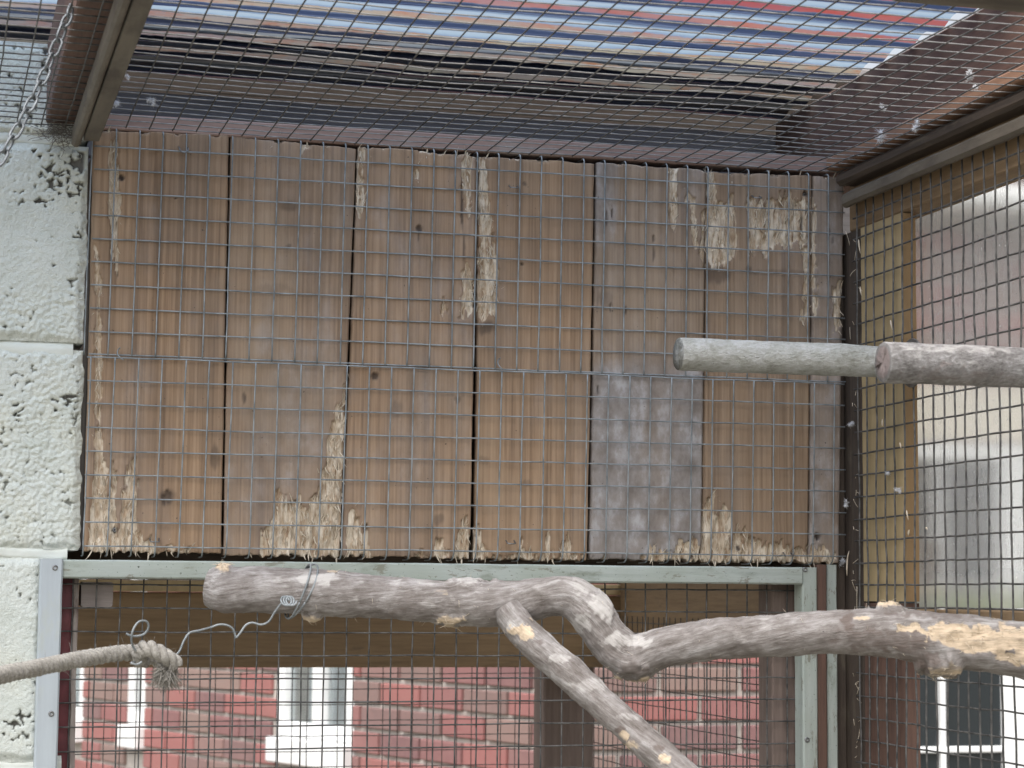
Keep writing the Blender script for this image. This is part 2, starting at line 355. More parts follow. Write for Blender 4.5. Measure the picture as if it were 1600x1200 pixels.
bm = bmesh.new(); bmesh.ops.create_grid(bm, x_segments=40, y_segments=40, size=600)
me = bpy.data.meshes.new('ground'); bm.to_mesh(me); bm.free(); g = link('ground', me, GROUND); tag(g, 'bare trodden ground below and around the aviary', 'ground', kind='structure')

# ---- painted block wall at the left
wall = empty('block_wall', (-.4, D, 0), 'white painted concrete block wall left of the plank box', 'wall')
joints = [(-0.03, .2), (.2, .43)]
zj = [U(60, 865, 'Y', D)[2] - .2254 * k for k in range(-4, 8)]    # bed joints every 225 mm
def block(x0, x1, z0, z1, res, fine, sd_):
    nz = max(2, int((z1 - z0) / res))
    xl = np.linspace(x0, x1, max(2, int((x1 - x0) / res)) + 1) if not fine else np.concatenate([np.linspace(x0, .02, 24)[:-1], np.linspace(.02, x1, int((x1 - .02) / res) + 1)])
    nx = len(xl) - 1
    xs, zs = np.meshgrid(xl, np.linspace(z0, z1, nz + 1)); x = xs.ravel(); z = zs.ravel()
    P = np.stack([x, np.zeros_like(x), z], 1); e = np.minimum(np.minimum(x - x0, x1 - x), np.minimum(z - z0, z1 - z))
    ragged = fbm(P * 55, sd_ + 3, 3) - .5
    near = smooth(x, x1 - .12, x1 - .005); upper = smooth(z, 1.88, 1.95)
    wp = P * 190 + np.stack([fbm(P * 120, sd_ + 31, 2), x * 0, fbm(P * 120, sd_ + 32, 2)], 1) * 1.2
    w1 = worley(wp[:, [0, 2]], sd_); w2 = worley(wp[:, [0, 2]] * .47 + 5, sd_ + 1)
    rough = .3 + .7 * smooth(fbm(P * 12, sd_ + 5, 3), .35, .6)
    y = (fbm(P * 25, sd_, 3) - .5) * .003 + (.0015 * smooth(w1, .1, .9) + .0011 * smooth(w2, .2, .95) + (fbm(P * 300, sd_ + 2, 3) - .5) * .0018) * rough
    cl = smooth(fbm(P * 15, sd_ + 21, 3) + .17 * near * (.05 + .95 * upper) + - .12 * smooth(z, 2.09, 2.11) + .07 * upper - .085, .42, .74)
    pore = np.maximum(smooth(w1 + .5 * cl + .25 * (fbm(P * 60, sd_ + 8, 2) - .5), 1.0, 1.16), smooth(w2 + .55 * cl + .3 * (fbm(P * 90, sd_ + 9, 2) - .5), 1.04, 1.16))
    pore = np.maximum(pore, .7 * smooth(w1 + .6 * (fbm(P * 40, sd_ + 18, 2) - .5), .86, .96)) * smooth(e, .002, .008)
    y += pore * .006
    y += (1 - smooth(e + ragged * .008, 0, .010)) * .005 * (1 if fine else .5)
    V = np.stack([x, D + .004 + y, z], 1)
    V[:, 0] += np.where(np.abs(x - x1) < 1e-6, ragged * .012 - .001, 0)
    n1 = nx + 1; Fc = [(j * n1 + i, j * n1 + i + 1, (j + 1) * n1 + i + 1, (j + 1) * n1 + i) for j in range(nz) for i in range(nx)]
    loop = [i for i in range(n1)] + [j * n1 + nx for j in range(1, nz + 1)] + [nz * n1 + i for i in range(nx - 1, -1, -1)] + [j * n1 for j in range(nz - 1, 0, -1)]
    b0 = len(V); B = V[loop].copy(); B[:, 1] = D + .1; V = np.vstack([V, B]); k = len(loop)
    Fc += [(loop[(i + 1) % k], loop[i], b0 + i, b0 + (i + 1) % k) for i in range(k)]; Fc.append(tuple(b0 + i for i in range(k))[::-1])
    o = pydata('block', V, Fc, BLOCK, wall)
    a = o.data.attributes.new('pore', 'FLOAT', 'POINT'); pv = np.zeros(len(V)); pv[:b0] = smooth(pore, .4, .95) * .85; a.data.foreach_set('value', pv.astype(np.float32)); return o
xe = U(134, 600, 'Y', D)[0] - .002
for r in range(len(zj) - 1):
    z1, z0 = zj[r], zj[r + 1]
    if z0 > 2.25: continue
    z1 = min(z1, 2.205)
    vis = z1 > 1.3
    xr_ = xe + (.0 if z0 > 1.6 else -.035)
    block(-.28, xr_, z0 + .004, z1 - .004, .0011 if vis else .02, vis, 40 + r * 31)
    block(-.73, -.29, z0 + .004, z1 - .004, .012, False, 400 + r)
# mortar beds, trowelled flush and painted over
for r in range(1, len(zj) - 1):
    z = zj[r]
    if z > 2.2: continue
    wide = abs(z - 1.867) < .05; xs = np.linspace(-.73, xe - .012, 260); hz = np.linspace(-.020 if wide else -.010, .010, 13); k = len(hz)
    X_, H_ = np.meshgrid(xs, hz, indexing='ij'); P_ = np.stack([X_.ravel(), np.zeros(X_.size), (z + H_).ravel()], 1); h = H_.ravel()
    edge = smooth(np.abs(h - (hz[0] + hz[-1]) / 2) / ((hz[-1] - hz[0]) / 2), .35, 1)
    y = D + .0074 + .007 * edge + (fbm(P_ * 45, 7, 3) - .5) * .005 + (fbm(P_ * 260, 9, 2) - .5) * .0012
    if wide: y += .004 * smooth(h, -.004, .006) + .005 * smooth(.10 - P_[:, 0], 0, .05)
    V = np.stack([P_[:, 0], y, P_[:, 2] + (fbm(P_ * np.array([30, 1, 4]), 5, 2) - .5) * .006], 1)
    pydata('mortar_bed', V, [(i * k + j, (i + 1) * k + j, (i + 1) * k + j + 1, i * k + j + 1) for i in range(len(xs) - 1) for j in range(k - 1)], BMORT, wall)

# ---- the plank box
box = empty('nest_box', (.61, 2.48, 1.64), 'long box of vertical brown planks with gnawed edges behind wire mesh', 'box')
Q = [[(147, 203), (358, 210), (346, 864), (131, 862)],
     [(361, 212), (557, 232), (532, 869), (350, 867)],
     [(561, 228), (745, 243), (735, 872), (536, 868)],
     [(751, 243), (930, 255), (919, 875), (743, 873)],
     [(934, 253), (1104, 266), (1096, 876), (923, 872)],
     [(1107, 268), (1270, 273), (1264, 878), (1099, 876)],
     [(1273, 275), (1320, 277), (1312, 879), (1267, 879)]]
CH = [[[(170,218),(184,218),(187,300),(185,420),(178,435),(170,330)], [(149,390),(158,400),(158,520),(160,600),(158,850),(148,850),(150,600)],
       [(138,870),(142,780),(150,715),(165,720),(172,790),(178,705),(184,850),(190,780),(205,715),(214,720),(212,800),(222,840),(250,856),(300,861),(310,870)]],
      [[(470,222),(486,222),(482,235),(472,239)], [(405,875),(412,830),(425,825),(428,770),(437,758),(445,790),(460,775),(480,792),(500,760),(512,700),(520,665),(527,630),(537,630),(546,560),(556,560),(552,640),(540,680),(540,875)]],
      [[(558,228),(569,228),(567,330),(562,345),(557,300)], [(646,255),(657,258),(654,280),(647,276)], [(720,245),(737,245),(738,330),(730,335),(723,290)], [(721,420),(730,412),(739,440),(742,492),(721,497)], [(690,473),(700,474),(699,486),(690,485)],
       [(543,872),(545,792),(552,800),(560,812),(567,872)], [(566,872),(570,825),(575,840),(579,872)], [(678,876),(682,835),(690,838),(698,876)], [(710,876),(717,828),(728,800),(736,835),(742,880)], [(640,880),(655,866),(720,866),(720,880)]],
      [[(747,243),(760,246),(763,300),(770,350),(776,400),(779,430),(776,492),(746,492),(747,440),(752,380),(749,330)], [(736,880),(740,830),(748,818),(753,845),(761,850),(763,880)], [(813,880),(816,855),(820,838),(823,880)], [(850,880),(853,842),(858,832),(863,880)], [(870,880),(880,850),(890,824),(896,880)], [(800,880),(805,868),(915,870),(915,880)]],
      [[(1043,254),(1058,256),(1060,345),(1055,367),(1046,352),(1050,300)], [(1070,300),(1085,308),(1091,380),(1086,397),(1080,340)], [(1008,880),(1015,856),(1050,862),(1075,850),(1085,832),(1093,850),(1099,880)], [(1094,330),(1104,330),(1103,420),(1096,400)]],
      [[(1104,268),(1120,272),(1122,310),(1150,315),(1153,390),(1140,400),(1122,420),(1104,414)], [(1168,314),(1262,308),(1265,370),(1240,380),(1180,400),(1172,380)], [(1255,370),(1266,380),(1264,500),(1254,507),(1258,440)],
       [(1094,884),(1099,800),(1112,772),(1118,762),(1120,812),(1130,800),(1143,798),(1142,850),(1155,830),(1168,822),(1173,848),(1200,852),(1230,855),(1268,858),(1268,884)]],
      [[(1271,310),(1278,320),(1276,420),(1281,480),(1271,500)], [(1303,450),(1320,440),(1320,512),(1304,517)], [(1264,886),(1267,855),(1290,850),(1300,868),(1316,884)]]]
DK = [[(190,277,5,6,1),(180,828,5,6,1),(262,776,13,13,.72),(336,716,9,22,.5),(275,310,3,2,.8)],
      [(452,322,17,10,.38),(382,622,3,12,.7),(452,385,5,4,.5),(430,450,30,8,.18)],
      [(655,358,6,7,.8),(653,372,2,8,.7),(585,587,7,8,.78),(722,320,2,50,.8),(725,390,2,25,.7),(715,624,6,6,.5),(620,640,10,14,.3),(570,826,4,7,.9),(685,812,10,10,.4)],
      [(760,511,15,13,.62),(820,287,4,4,.6),(816,412,4,2,.8),(755,720,14,8,.3),(825,755,10,6,.3)],
      [(948,340,2,16,.75),(957,332,2,10,.8),(1021,395,2,14,.7),(1021,372,2,7,.8),(954,478,2,9,.8),(945,465,14,14,.3),(977,486,2,8,.7),(1083,868,4,6,.8),(935,612,2,9,.8)],
      [(1122,428,24,16,.55),(1260,303,5,6,.95),(1170,420,6,6,.55),(1215,425,60,5,.28),(1255,350,3,16,.8),(1156,857,4,5,.9),(1235,320,20,9,.25)],
      [(1278,838,5,7,.95),(1296,362,3,8,.6),(1302,374,3,7,.5)]]
def inpoly(x, y, poly):
    c = np.zeros(len(x), bool); n = len(poly)
    for i in range(n):
        x0, y0 = poly[i]; x1, y1 = poly[(i + 1) % n]
        if y0 == y1: continue
        c ^= ((y0 > y) != (y1 > y)) & (x < (x1 - x0) * (y - y0) / (y1 - y0) + x0)
    return c
PLY = [0, .0012, -.0008, .0018, .0002, .0024, .001]
def plank(i):
    q = [U(a, b, 'Y', D) for a, b in Q[i]]; res = .0017
    nx = int((q[1][0] - q[0][0]) / res); nz = int((q[0][2] - q[3][2]) / res)
    s, t = np.meshgrid(np.linspace(0, 1, nx + 1), np.linspace(0, 1, nz + 1)); s = s.ravel()[:, None]; t = t.ravel()[:, None]
    P = (1 - t) * ((1 - s) * q[0] + s * q[1]) + t * ((1 - s) * q[3] + s * q[2])
    s = s[:, 0]; t = t[:, 0]
    c = (P - EYE) @ ROT; px = 800 - c[:, 0] / c[:, 2] * F; py = 600 + c[:, 1] / c[:, 2] * F
    st = P * np.array([420, 1, 60]); jx = (fbm(st, 60 + i, 3) - .5) * 15; jy = (fbm(st * .8 + 40, 80 + i, 3) - .5) * 85
    chew = np.zeros(len(P))
    for poly in CH[i]: chew = np.maximum(chew, inpoly(px + jx, py + jy * .5, poly))
    # soften by a small box blur on the grid
    G = chew.reshape(nz + 1, nx + 1)
    for _ in range(1):
        G = (G + np.roll(G, 1, 0) + np.roll(G, -1, 0)) / 3; G = (2 * G + np.roll(G, 1, 1)* .5 + np.roll(G, -1, 1)*.5) / 3
    chew = G.ravel()
    dark = np.zeros(len(P))
    for (x, y, rx, ry, a) in DK[i]:
        rr = np.hypot((px - x + jx * .12 * rx ** .5) / rx, (py - y + jy * .04 * ry ** .5) / ry); dark = np.maximum(dark, a * (1 - smooth(rr, .55, 1.15)))
    fringe = smooth(fbm(P * np.array([260, 1, 30]), 33 + i, 2), .4, .7) * smooth(py, 862, 871) * .75
    chew = np.maximum(chew, fringe * (i not in (0,)))
    chew = np.maximum(chew, smooth(t, .010, 0) * .7 * smooth(fbm(P * np.array([90, 1, 40]), 44 + i, 2), .55, .62))
    grey = np.zeros(len(P)) + {0: .0, 1: .14, 2: .10, 3: .0, 4: .4, 5: .0, 6: .55}[i]
    if i == 4:
        grey = .18 + .82 * smooth(py + 60 * (fbm(P * 25, 3, 3) - .5), 530, 600); grey = np.maximum(grey, smooth(jx * 2 - (px - 965), -12, 10) * smooth(-py, -420, -330) * .9)
    gn = fbm(P * np.array([22, 1, 7]), 90 + i, 4); grey = np.clip(grey + (gn - .5) * .9 * (.4 + grey) + .1 * smooth(gn, .5, .7), 0, 1)
    y = (fbm(P * np.array([45, 1, 4]), 20 + i, 3) - .5) * .0012 + PLY[i] + (s - .5) ** 2 * .002
    dep = .0010 + .0095 * np.clip(fbm(P * np.array([170, 1, 48]), 70 + i, 3) - .22, 0, 1) + (fbm(P * np.array([520, 1, 90]), 71 + i, 2) - .5) * .0060
    y += smooth(chew, .2, .7) * dep
    y += np.where(dark > .7, .003 * dark, 0)
    ed = np.minimum(s, 1 - s) * (q[1][0] - q[0][0]); y += (1 - smooth(ed, 0, .0022)) * .0016
    V = P.copy(); V[:, 1] += y
    e = (fbm(P * np.array([8, 1, 26]), 50 + i, 4) - .5) * .004; V[:, 0] += e * np.where(np.minimum(s, 1 - s) < 1e-6, 1, 0) * .45
    bot = smooth(t, .97, 1); V[:, 2] += bot * (vnoise(P * np.array([330, 0, 0]), 8 + i) - .5) * .006 * (.25 + chew)
    top = smooth(t, .02, 0); V[:, 2] += top * (vnoise(P * np.array([60, 0, 0]), 18 + i) - .6) * .0022
    n1 = nx + 1; Fc = [(j * n1 + k + 1, j * n1 + k, (j + 1) * n1 + k, (j + 1) * n1 + k + 1) for j in range(nz) for k in range(nx)]
    loop = [k for k in range(n1)] + [j * n1 + nx for j in range(1, nz + 1)] + [nz * n1 + k for k in range(nx - 1, -1, -1)] + [j * n1 for j in range(nz - 1, 0, -1)]
    b0 = len(V); B = V[loop].copy(); B[:, 1] = D + .02 + PLY[i]; V = np.vstack([V, B]); k = len(loop)
    Fc += [(loop[a], loop[(a + 1) % k], b0 + (a + 1) % k, b0 + a) for a in range(k)]; Fc.append(tuple(b0 + a for a in range(k)))
    o = pydata('plank', V, Fc, PLANK, box)
    for nm, arr in (('chew', chew), ('dark', dark), ('grey', grey)):
        a = o.data.attributes.new(nm, 'FLOAT', 'POINT'); z = np.zeros(len(V), np.float32); z[:b0] = arr; z[b0:] = arr[loop] * .3; a.data.foreach_set('value', z)
    # torn wood fibres on the gnawed places
    idx = np.where(chew > .45)[0]
    if len(idx):
        mb = MB(); n = min(420, max(14, len(idx) // 11))
        for k in RNG.choice(idx, n):
            p = V[k] + np.array([0, .0003, 0]); L = RNG.uniform(.004, .013); up = 1 if RNG.random() < .6 else -1
            d = np.array([RNG.normal(0, .22), -RNG.uniform(.02, .35), up]); d /= np.linalg.norm(d); out = -RNG.uniform(0, .55); u = np.linspace(0, 1, 5)
            w = RNG.uniform(.0005, .0015) * np.array([1, 1.05, .85, .5, .06]); tilt = RNG.normal(0, .5); sx = np.array([math.cos(tilt), math.sin(tilt) * .7, 0])
            cen = p + d * L * u[:, None] + np.array([RNG.normal(0, .25), out, 0]) * L * (u ** 2)[:, None]; th = np.array([0, -.0003, 0])
            vv = np.concatenate([cen - sx * w[:, None], cen + sx * w[:, None], cen + th]); m5 = 5
            ff = [(j, j + 1, 2 * m5 + j + 1, 2 * m5 + j) for j in range(4)] + [(2 * m5 + j, 2 * m5 + j + 1, m5 + j + 1, m5 + j) for j in range(4)] + [(m5 + j, m5 + j + 1, j + 1, j) for j in range(4)]
            mb.add(vv, ff)
        so_ = mb.build('splinters', STRAW, o); so_['kind'] = 'stuff'
    for (x, y_, rx, ry, a) in DK[i]:
        if a >= .95:
            p = U(x, y_, 'Y', D); screw(o, (p[0], D + .0045 + PLY[i], p[2]), 'Y', .0026, STEEL)
    return o
PL = [plank(i) for i in range(7)]
x0b, x1b = U(140, 600, 'Y', D)[0], U(1316, 600, 'Y', D)[0]
timber('side_panel', (x1b - .016, D + .0235, 1.648), (x1b - .002, D + .25, 2.1), DARKT['Z'], box)
timber('side_panel', (x0b + .003, D + .0235, 1.648), (x0b + .018, D + .25, 2.1), DARKT['Z'], box)
timber('bottom_panel', (x0b + .019, D + .0235, 1.650), (x1b - .018, D + .25, 1.664), DARKT['X'], box)
timber('top_panel', (x0b + .019, D + .0235, 2.085), (x1b - .018, D + .25, 2.099), DARKT['X'], box)
timber('back_panel', (x0b + .02, D + .236, 1.665), (x1b - .02, D + .249, 2.084), DARKT['X'], box)

# ---- wire mesh helper: every wire an object of its own
def wire_line(a, b, n, wob, sd_, sag=None):
    t = np.linspace(0, 1, n)[:, None]; P = np.asarray(a) * (1 - t) + np.asarray(b) * t
    nz = np.stack([fbm(P * 14 + sd_ * 3.1, sd_ + k, 2) - .5 for k in range(3)], 1) * 2 * wob
    P = P + nz + (fbm(np.stack([P.sum(1) * 60, P[:, 0] * 0 + sd_, P[:, 0] * 0], 1), sd_ + 77, 2) - .5)[:, None] * wob * np.array([1., .3, 1.])
    if sag is not None: P = P + sag(P)
    return P
def wires(parent, lines, mat, r=.00085, sides=6):
    for P in lines: tube('wire', P, r, mat, parent, sides)

def staple(parent, p, w=.0048, rot=0, mat=None):
    a = np.linspace(0, math.pi, 9); P = [np.array([-w, .006, .0035])] + [np.array([-w * math.cos(t), -.0022 * math.sin(t) - .001, -w * .9 * math.sin(t) * (1 if rot == 0 else .15)]) for t in a] + [np.array([w, .006, .0035])]
    return tube('staple', np.array(P) + np.asarray(p), .0008, mat, parent, 6)

# ---- mesh over the box: two sheets that meet at mid-height
YM = D - .0026
zt = U(140, 228, 'Y', D)[2]; zmid = U(140, 556, 'Y', D)[2]
up = empty('wire_mesh', (.61, YM, 1.87), 'upper sheet of silver wire mesh over the plank box', 'wire mesh', 'wire mesh sheets stapled over the box')
rows = [zt - PITCH * k for k in range(10)]; cols = [U(141, 300, 'Y', D)[0] + PITCH * k for k in range(36)]
cols = [c for c in cols if c < x1b + .003]
slope = .0002
L = []
for k, z in enumerate(rows): L.append(wire_line((x0b - .002, YM, z + .001 * (k == 9)), (x1b + .003, YM, z), 60, .0007, 300 + k))
def curl_top(x, k):
    zt2 = U(*proj((x, D, 2.1)), 'Y', D)[2] + .009
    ang = np.linspace(0, math.pi / 2, 7); c = [(x, YM + .006 - .006 * math.cos(a), zt2 - .006 + .006 * math.sin(a)) for a in ang]
    top = [(x, YM + .03, zt2 + .0002)]
    body = wire_line((x - .003, YM - .0013, rows[-1] - .001), (x, YM - .0013, zt2 - .008), 26, .0006, 500 + k)
    return np.vstack([body, np.array(c) - [0, .0013, 0], top])
for k, x in enumerate(cols): L.append(curl_top(x + .0008, k))
wires(up, L, WIRE)
lo_ = empty('wire_mesh', (.61, YM, 1.64), 'lower sheet of silver wire mesh over the plank box', 'wire mesh', 'wire mesh sheets stapled over the box')
z2 = U(140, 558, 'Y', D)[2] + .001; L = []
rows2 = [z2 - .001 - PITCH * 1.0 * k for k in range(12)]
for k, z in enumerate(rows2):
  if z > 1.646: L.append(wire_line((x0b - .003 + .0, YM - .0026, z), (x1b + .001, YM - .0026, z), 60, .0007 if k else .0012, 700 + k))
for k, x in enumerate([U(138, 700, 'Y', D)[0] + PITCH * k for k in range(36)]):
    if x > x1b: break
    zb = 1.6405; body = wire_line((x, YM - .0039, z2 - .001), (x - .003, YM - .0039, zb + .012), 24, .0006, 900 + k)
    a = np.linspace(0, math.pi / 2, 6); c = [(x - .003, YM - .0039 + .012 - .012 * math.cos(t), zb + .012 - .012 * math.sin(t)) for t in a] 
    L.append(np.vstack([body, c[1:], [(x - .003, YM + .03, zb)]]))
wires(lo_, L, WIRE)
for (x, y, rot) in ((287, 234, 0), (803, 294, 1), (1183, 310, 1)): staple(up, (*U(x, y, 'Y', YM - .002)[:1], YM - .003, U(x, y, 'Y', YM)[2]), rot=rot, mat=STEEL)
for (x, y) in ((241, 846), (797, 849), (1230, 868)): staple(lo_, (U(x, y, 'Y', YM)[0], YM - .005, U(x, y, 'Y', YM)[2]), rot=1, mat=STEEL)
# twisted ties where the sheets meet
for (x, y) in ((186, 552), (780, 568)):
    p = U(x, y, 'Y', YM - .003); a = np.linspace(0, 5.4, 26)
    P = np.stack([p[0] + .0026 * np.cos(a) + np.linspace(-.002, .003, 26), p[1] - .002 + .003 * np.sin(a), p[2] + np.linspace(.006, -.006, 26) + .002 * np.sin(a)], 1); tube('tie', P, .0007, WIRE, up)

# ---- mesh ceiling, two bays either side of the batten
def sagz(P):
    s = np.zeros_like(P); y = P[:, 1]; x = P[:, 0]
    s[:, 2] = -.007 * np.exp(-((y - 1.95) / .3) ** 2) * np.clip((x - .12) * 3, 0, 1) * np.clip((1.08 - x) * 4, 0, 1) + (fbm(np.stack([x * 5, y * 5, x * 0], 1), 5, 2) - .5) * .008
    return s
cm = empty('ceiling_mesh', (.6, 2.0, ZC), 'wide wire mesh ceiling stretched below the corrugated roof', 'wire mesh', 'wire mesh ceiling bays')
L = []; ys = [2.352 - PITCH * k for k in range(46)]
for k, y in enumerate(ys): L.append(wire_line((.150, y, ZC + .0012), (XR + .01, y, ZC + .0012), 56, .0009, 1100 + k, sagz))
wires(cm, L, HWIRE, .0007, 5); L = []
for k in range(36):
    x = .172 + PITCH * k * 1.0
    if x < XR + .01: L.append(wire_line((x, 2.353, ZC), (x, 1.2, ZC), 60, .0010, 1300 + k, sagz))
wires(cm, L, DWIRE, .0008, 5)
cm2 = empty('ceiling_mesh', (0, 2.0, ZC), 'narrow bay of wire mesh ceiling between batten and block wall', 'wire mesh', 'wire mesh ceiling bays')
L = []
for k, y in enumerate(ys): L.append(wire_line((-.25, y - .006, ZC - .004), (.147, y - .006, ZC - .004), 28, .0011, 1500 + k))
for k in range(14):
    x = .132 - PITCH * k; L.append(wire_line((x, 2.352, ZC - .0052), (x, 1.2, ZC - .0052), 50, .001, 1600 + k))
wires(cm2, L, DWIRE, .0008, 5)

# ---- roof timbers
lb = empty('ceiling_batten', (.15, 1.9, 2.08), 'olive grey batten running overhead at upper left', 'timber batten')
timber('flat_strip', (.1505, 1.1, 2.0865), (.1675, 2.325, 2.1035), OLIVE['Y'], lb, .001, .0003)
timber('bead', (.139, 1.1, 2.083), (.1485, 2.345, 2.1035), OLIVE['Y'], lb, .0032, .0003)
o = timber('joist', (.112, 1.1, 2.112), (.149, 2.5, 2.205), REDBR['Y']); tag(o, 'brown joist above the mesh beside the olive batten', 'joist')
o = timber('top_rail', (.170, D + .0005, 2.1098), (1.066, D + .036, 2.1285), PINK, skew=(0, 0, .004)); tag(o, 'thin pinkish rail lying along the top of the plank box', 'timber rail')
bb = empty('back_boarding', (.6, 2.64, 2.06), 'dark grey boarding closing the roof space behind the box', 'boarding')
for k, (za, zb) in enumerate(((2.04, 2.128), (2.130, 2.165), (2.167, 2.215))): timber('board', (-.3, 2.625 + .003 * (k % 2), za), (1.2, 2.645, zb), GREYB, bb)
o = timber('side_rafter', (1.073, 1.0, 2.112), (1.118, 2.62, 2.232), REDBR['Y'], ch=.003); tag(o, 'deep red brown rafter over the right hand mesh wall', 'rafter')
o = timber('wall_plate', (1.030, 1.0, 2.1125), (1.0715, 2.355, 2.1275), PLATE); tag(o, 'warm brown plate above the mesh along the right wall', 'timber plate')
o = timber('ceiling_crossbeam', (U(1390, 5, 'Z', 2.09)[0], 1.53, 2.090), (1.037, U(1500, 12, 'Z', 2.09)[1], 2.1045), OLIVE['X'], skew=(0, .0, 0)); tag(o, 'olive cross timber at the upper right picture edge', 'timber')
# dark boards above the sheet at the back
db = empty('roof_boards', (.4, 2.9, 2.27), 'dark boards lying over the back of the corrugated roof', 'boarding')
for k in range(6): timber('board', (-1.2, 2.50 + .155 * k, 2.262), (1.3, 2.65 + .155 * k, 2.28), GREYB, db)
# corrugated sheet, ridges running across
def corrugated():
    xs = np.linspace(-1.2, 1.0725, 60); p = .076; y0 = 1.948; n = 9 * 24
    V = []; ph = []; dp = []
    for j in range(n + 1):
        y = y0 + p * j / 24; a = 2 * math.pi * j / 24; z = 2.236 + .0045 * math.cos(a)
        for x in xs:
            V.append((x, y, z + .0025 * math.sin(x * 3.1) + .001 * math.sin(x * 9 + j * .1))); ph.append((j % 24) / 24 if j % 24 <= 24 else 0); dp.append(max(0, min(1, (y - 2.10) / .38 + .08 * math.sin(x * 2.2 + 1) - .10 * (x - .4))))
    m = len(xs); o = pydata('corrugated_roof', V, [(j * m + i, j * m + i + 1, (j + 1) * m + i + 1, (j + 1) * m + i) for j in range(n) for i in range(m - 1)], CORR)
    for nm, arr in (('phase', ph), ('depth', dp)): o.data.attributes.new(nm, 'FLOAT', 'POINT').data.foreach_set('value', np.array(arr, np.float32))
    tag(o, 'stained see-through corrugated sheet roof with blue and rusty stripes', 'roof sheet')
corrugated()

# ---- right hand wall
rw = empty('side_wall_frame', (1.08, 2.0, 0), 'timber framing of the right hand mesh wall', 'timber frame')
timber('ceiling_batten', (1.038, 1.0, 2.0925), (1.068, 2.345, 2.1075), DARKT['Y'], rw, .004)
timber('wall_batten', (1.042, 1.0, 2.066), (1.0535, 2.340, 2.083), OLIVE['Y'], rw, .004, .0014)
timber('head_rail', (1.062, 1.0, 2.040), (1.10, 2.36, 2.104), BROWN['Y'], rw)
timber('corner_post', (1.0605, 2.328, 0), (1.10, 2.40, 2.039), DARKT['Z'], rw)
p1 = timber('treated_post', (1.0605, 2.2165, 1.598), (1.0772, 2.3275, 2.039), TREAT, rw)
p1['label'] = 'pale yellow green treated post'
timber('post_edge', (1.0610, 2.2125, 1.598), (1.0768, 2.2160, 2.0385), TREATX, rw, .0003)
timber('mid_rail', (1.0605, 1.0, 1.557), (1.095, 2.2165, 1.590), BROWN['Y'], rw)
lbp = timber('lower_board', (1.0605, 2.2165, 0), (1.079, 2.3265, 1.596), REDBR['Z'], rw)
wm = empty('side_mesh', (XR, 2.0, 1.8), 'dark wire mesh of the right hand wall', 'wire mesh')
L = []
for k in range(26):
    z = 2.052 - PITCH * k
    if z > 1.2: L.append(wire_line((XR, 2.338, z), (XR, 1.15, z), 60, .0012, 1800 + k))
for k in range(46):
    y = 2.325 - PITCH * k * .96; L.append(wire_line((XR - .0013, y, 2.07), (XR - .0013, y, 1.2), 50, .0016, 1900 + k))
wires(wm, L, DWIRE, .0011, 6)
# the cloudy sheet outside the posts
o = timber('plastic_sheet', (1.0985, 1.0, 1.592), (1.1015, 2.27, 2.09), SHEET, ch=.0003, jit=0, seg=2); tag(o, 'cloudy plastic sheet outside the right hand mesh', 'plastic sheet')
# fibres, fluff and dust along the corner
def fluff(name, p, s, label, seed, n=240, mat=FEATH, cat='feather', group='down feathers caught in the mesh'):
    r = np.random.default_rng(seed); mb = MB(); ax = r.normal(size=3); ax /= np.linalg.norm(ax)
    q = np.linspace(-1, 1, 8)[:, None] * ax * s * .6 + np.asarray(p); q += np.linspace(-1, 1, 8)[:, None] ** 2 * r.normal(size=3) * s * .3
    mb.tube(q, .0003, 4)
    for k in range(n):
        b = q[r.integers(8)]; d = r.normal(size=3) * .55 + ax * .75; d /= np.linalg.norm(d); u = np.linspace(0, 1, 4)[:, None]
        mb.tube(b + d * s * r.uniform(.12, .5) * u + r.normal(size=3) * s * .25 * u ** 2, np.array([.0002, .00018, .00014, .00008]), 3)
    o = mb.build(name, mat); tag(o, label, cat, group); return o
FL = [(1381, 171, 'Z', ZC - .002, .0048, 'small white down feather on the ceiling mesh, the roundest near the rafter'),
      (1515, 122, 'Z', ZC - .002, .007, 'white down feather on the ceiling mesh nearest the upper right corner'),
      (1525, 136, 'Z', ZC + .004, .005, 'faint wisp of down just below the upper right feather'),
      (1378, 214, 'Z', ZC - .001, .010, 'spread tuft of white down on the mesh above the right rail'),
      (1432, 197, 'Z', ZC - .001, .008, 'white tuft of down lying on the right ceiling edge'),
      (201, 121, 'Z', ZC - .002, .004, 'tiny feather on ceiling mesh beside the olive batten'),
      (237, 156, 'Z', ZC - .002, .0065, 'white down feather on the ceiling mesh above the leftmost plank'),
      (181, 163, 'Z', ZC - .002, .007, 'wispy feather caught at the end of the olive batten'),
      (1330, 664, 'X', XR - .003, .0055, 'white fluff in the dark corner halfway down the box'),
      (1322, 790, 'X', XR - .003, .0055, 'white fluff in the dark corner near the box bottom'),
      (1317, 877, 'X', XR - .003, .006, 'grey fluff at the bottom right corner of the box'),
      (1388, 740, 'X', XR - .002, .004, 'small feather scrap on the mesh over the treated post'),
      (1405, 766, 'X', XR - .002, .005, 'feather scrap on mesh by the orange edge of the post')]
for k, (x, y, ax, v, s, lab) in enumerate(FL): fluff('down_feather', U(x, y, ax, v), s, lab, 60 + k)
mb = MB()
for k in range(40):
    z = RNG.uniform(1.35, 2.03); p = np.array([1.058 - RNG.uniform(0, .004), RNG.uniform(2.333, 2.346), z]); u = np.linspace(0, 1, 5)[:, None]
    d = np.array([RNG.normal(0, .25), -RNG.uniform(0, .6), RNG.normal(0, 1)]); mb.tube(p + d * RNG.uniform(.004, .016) * u + RNG.normal(size=3) * np.array([.3, .6, .6]) * .008 * u ** 2, .00035, 3)
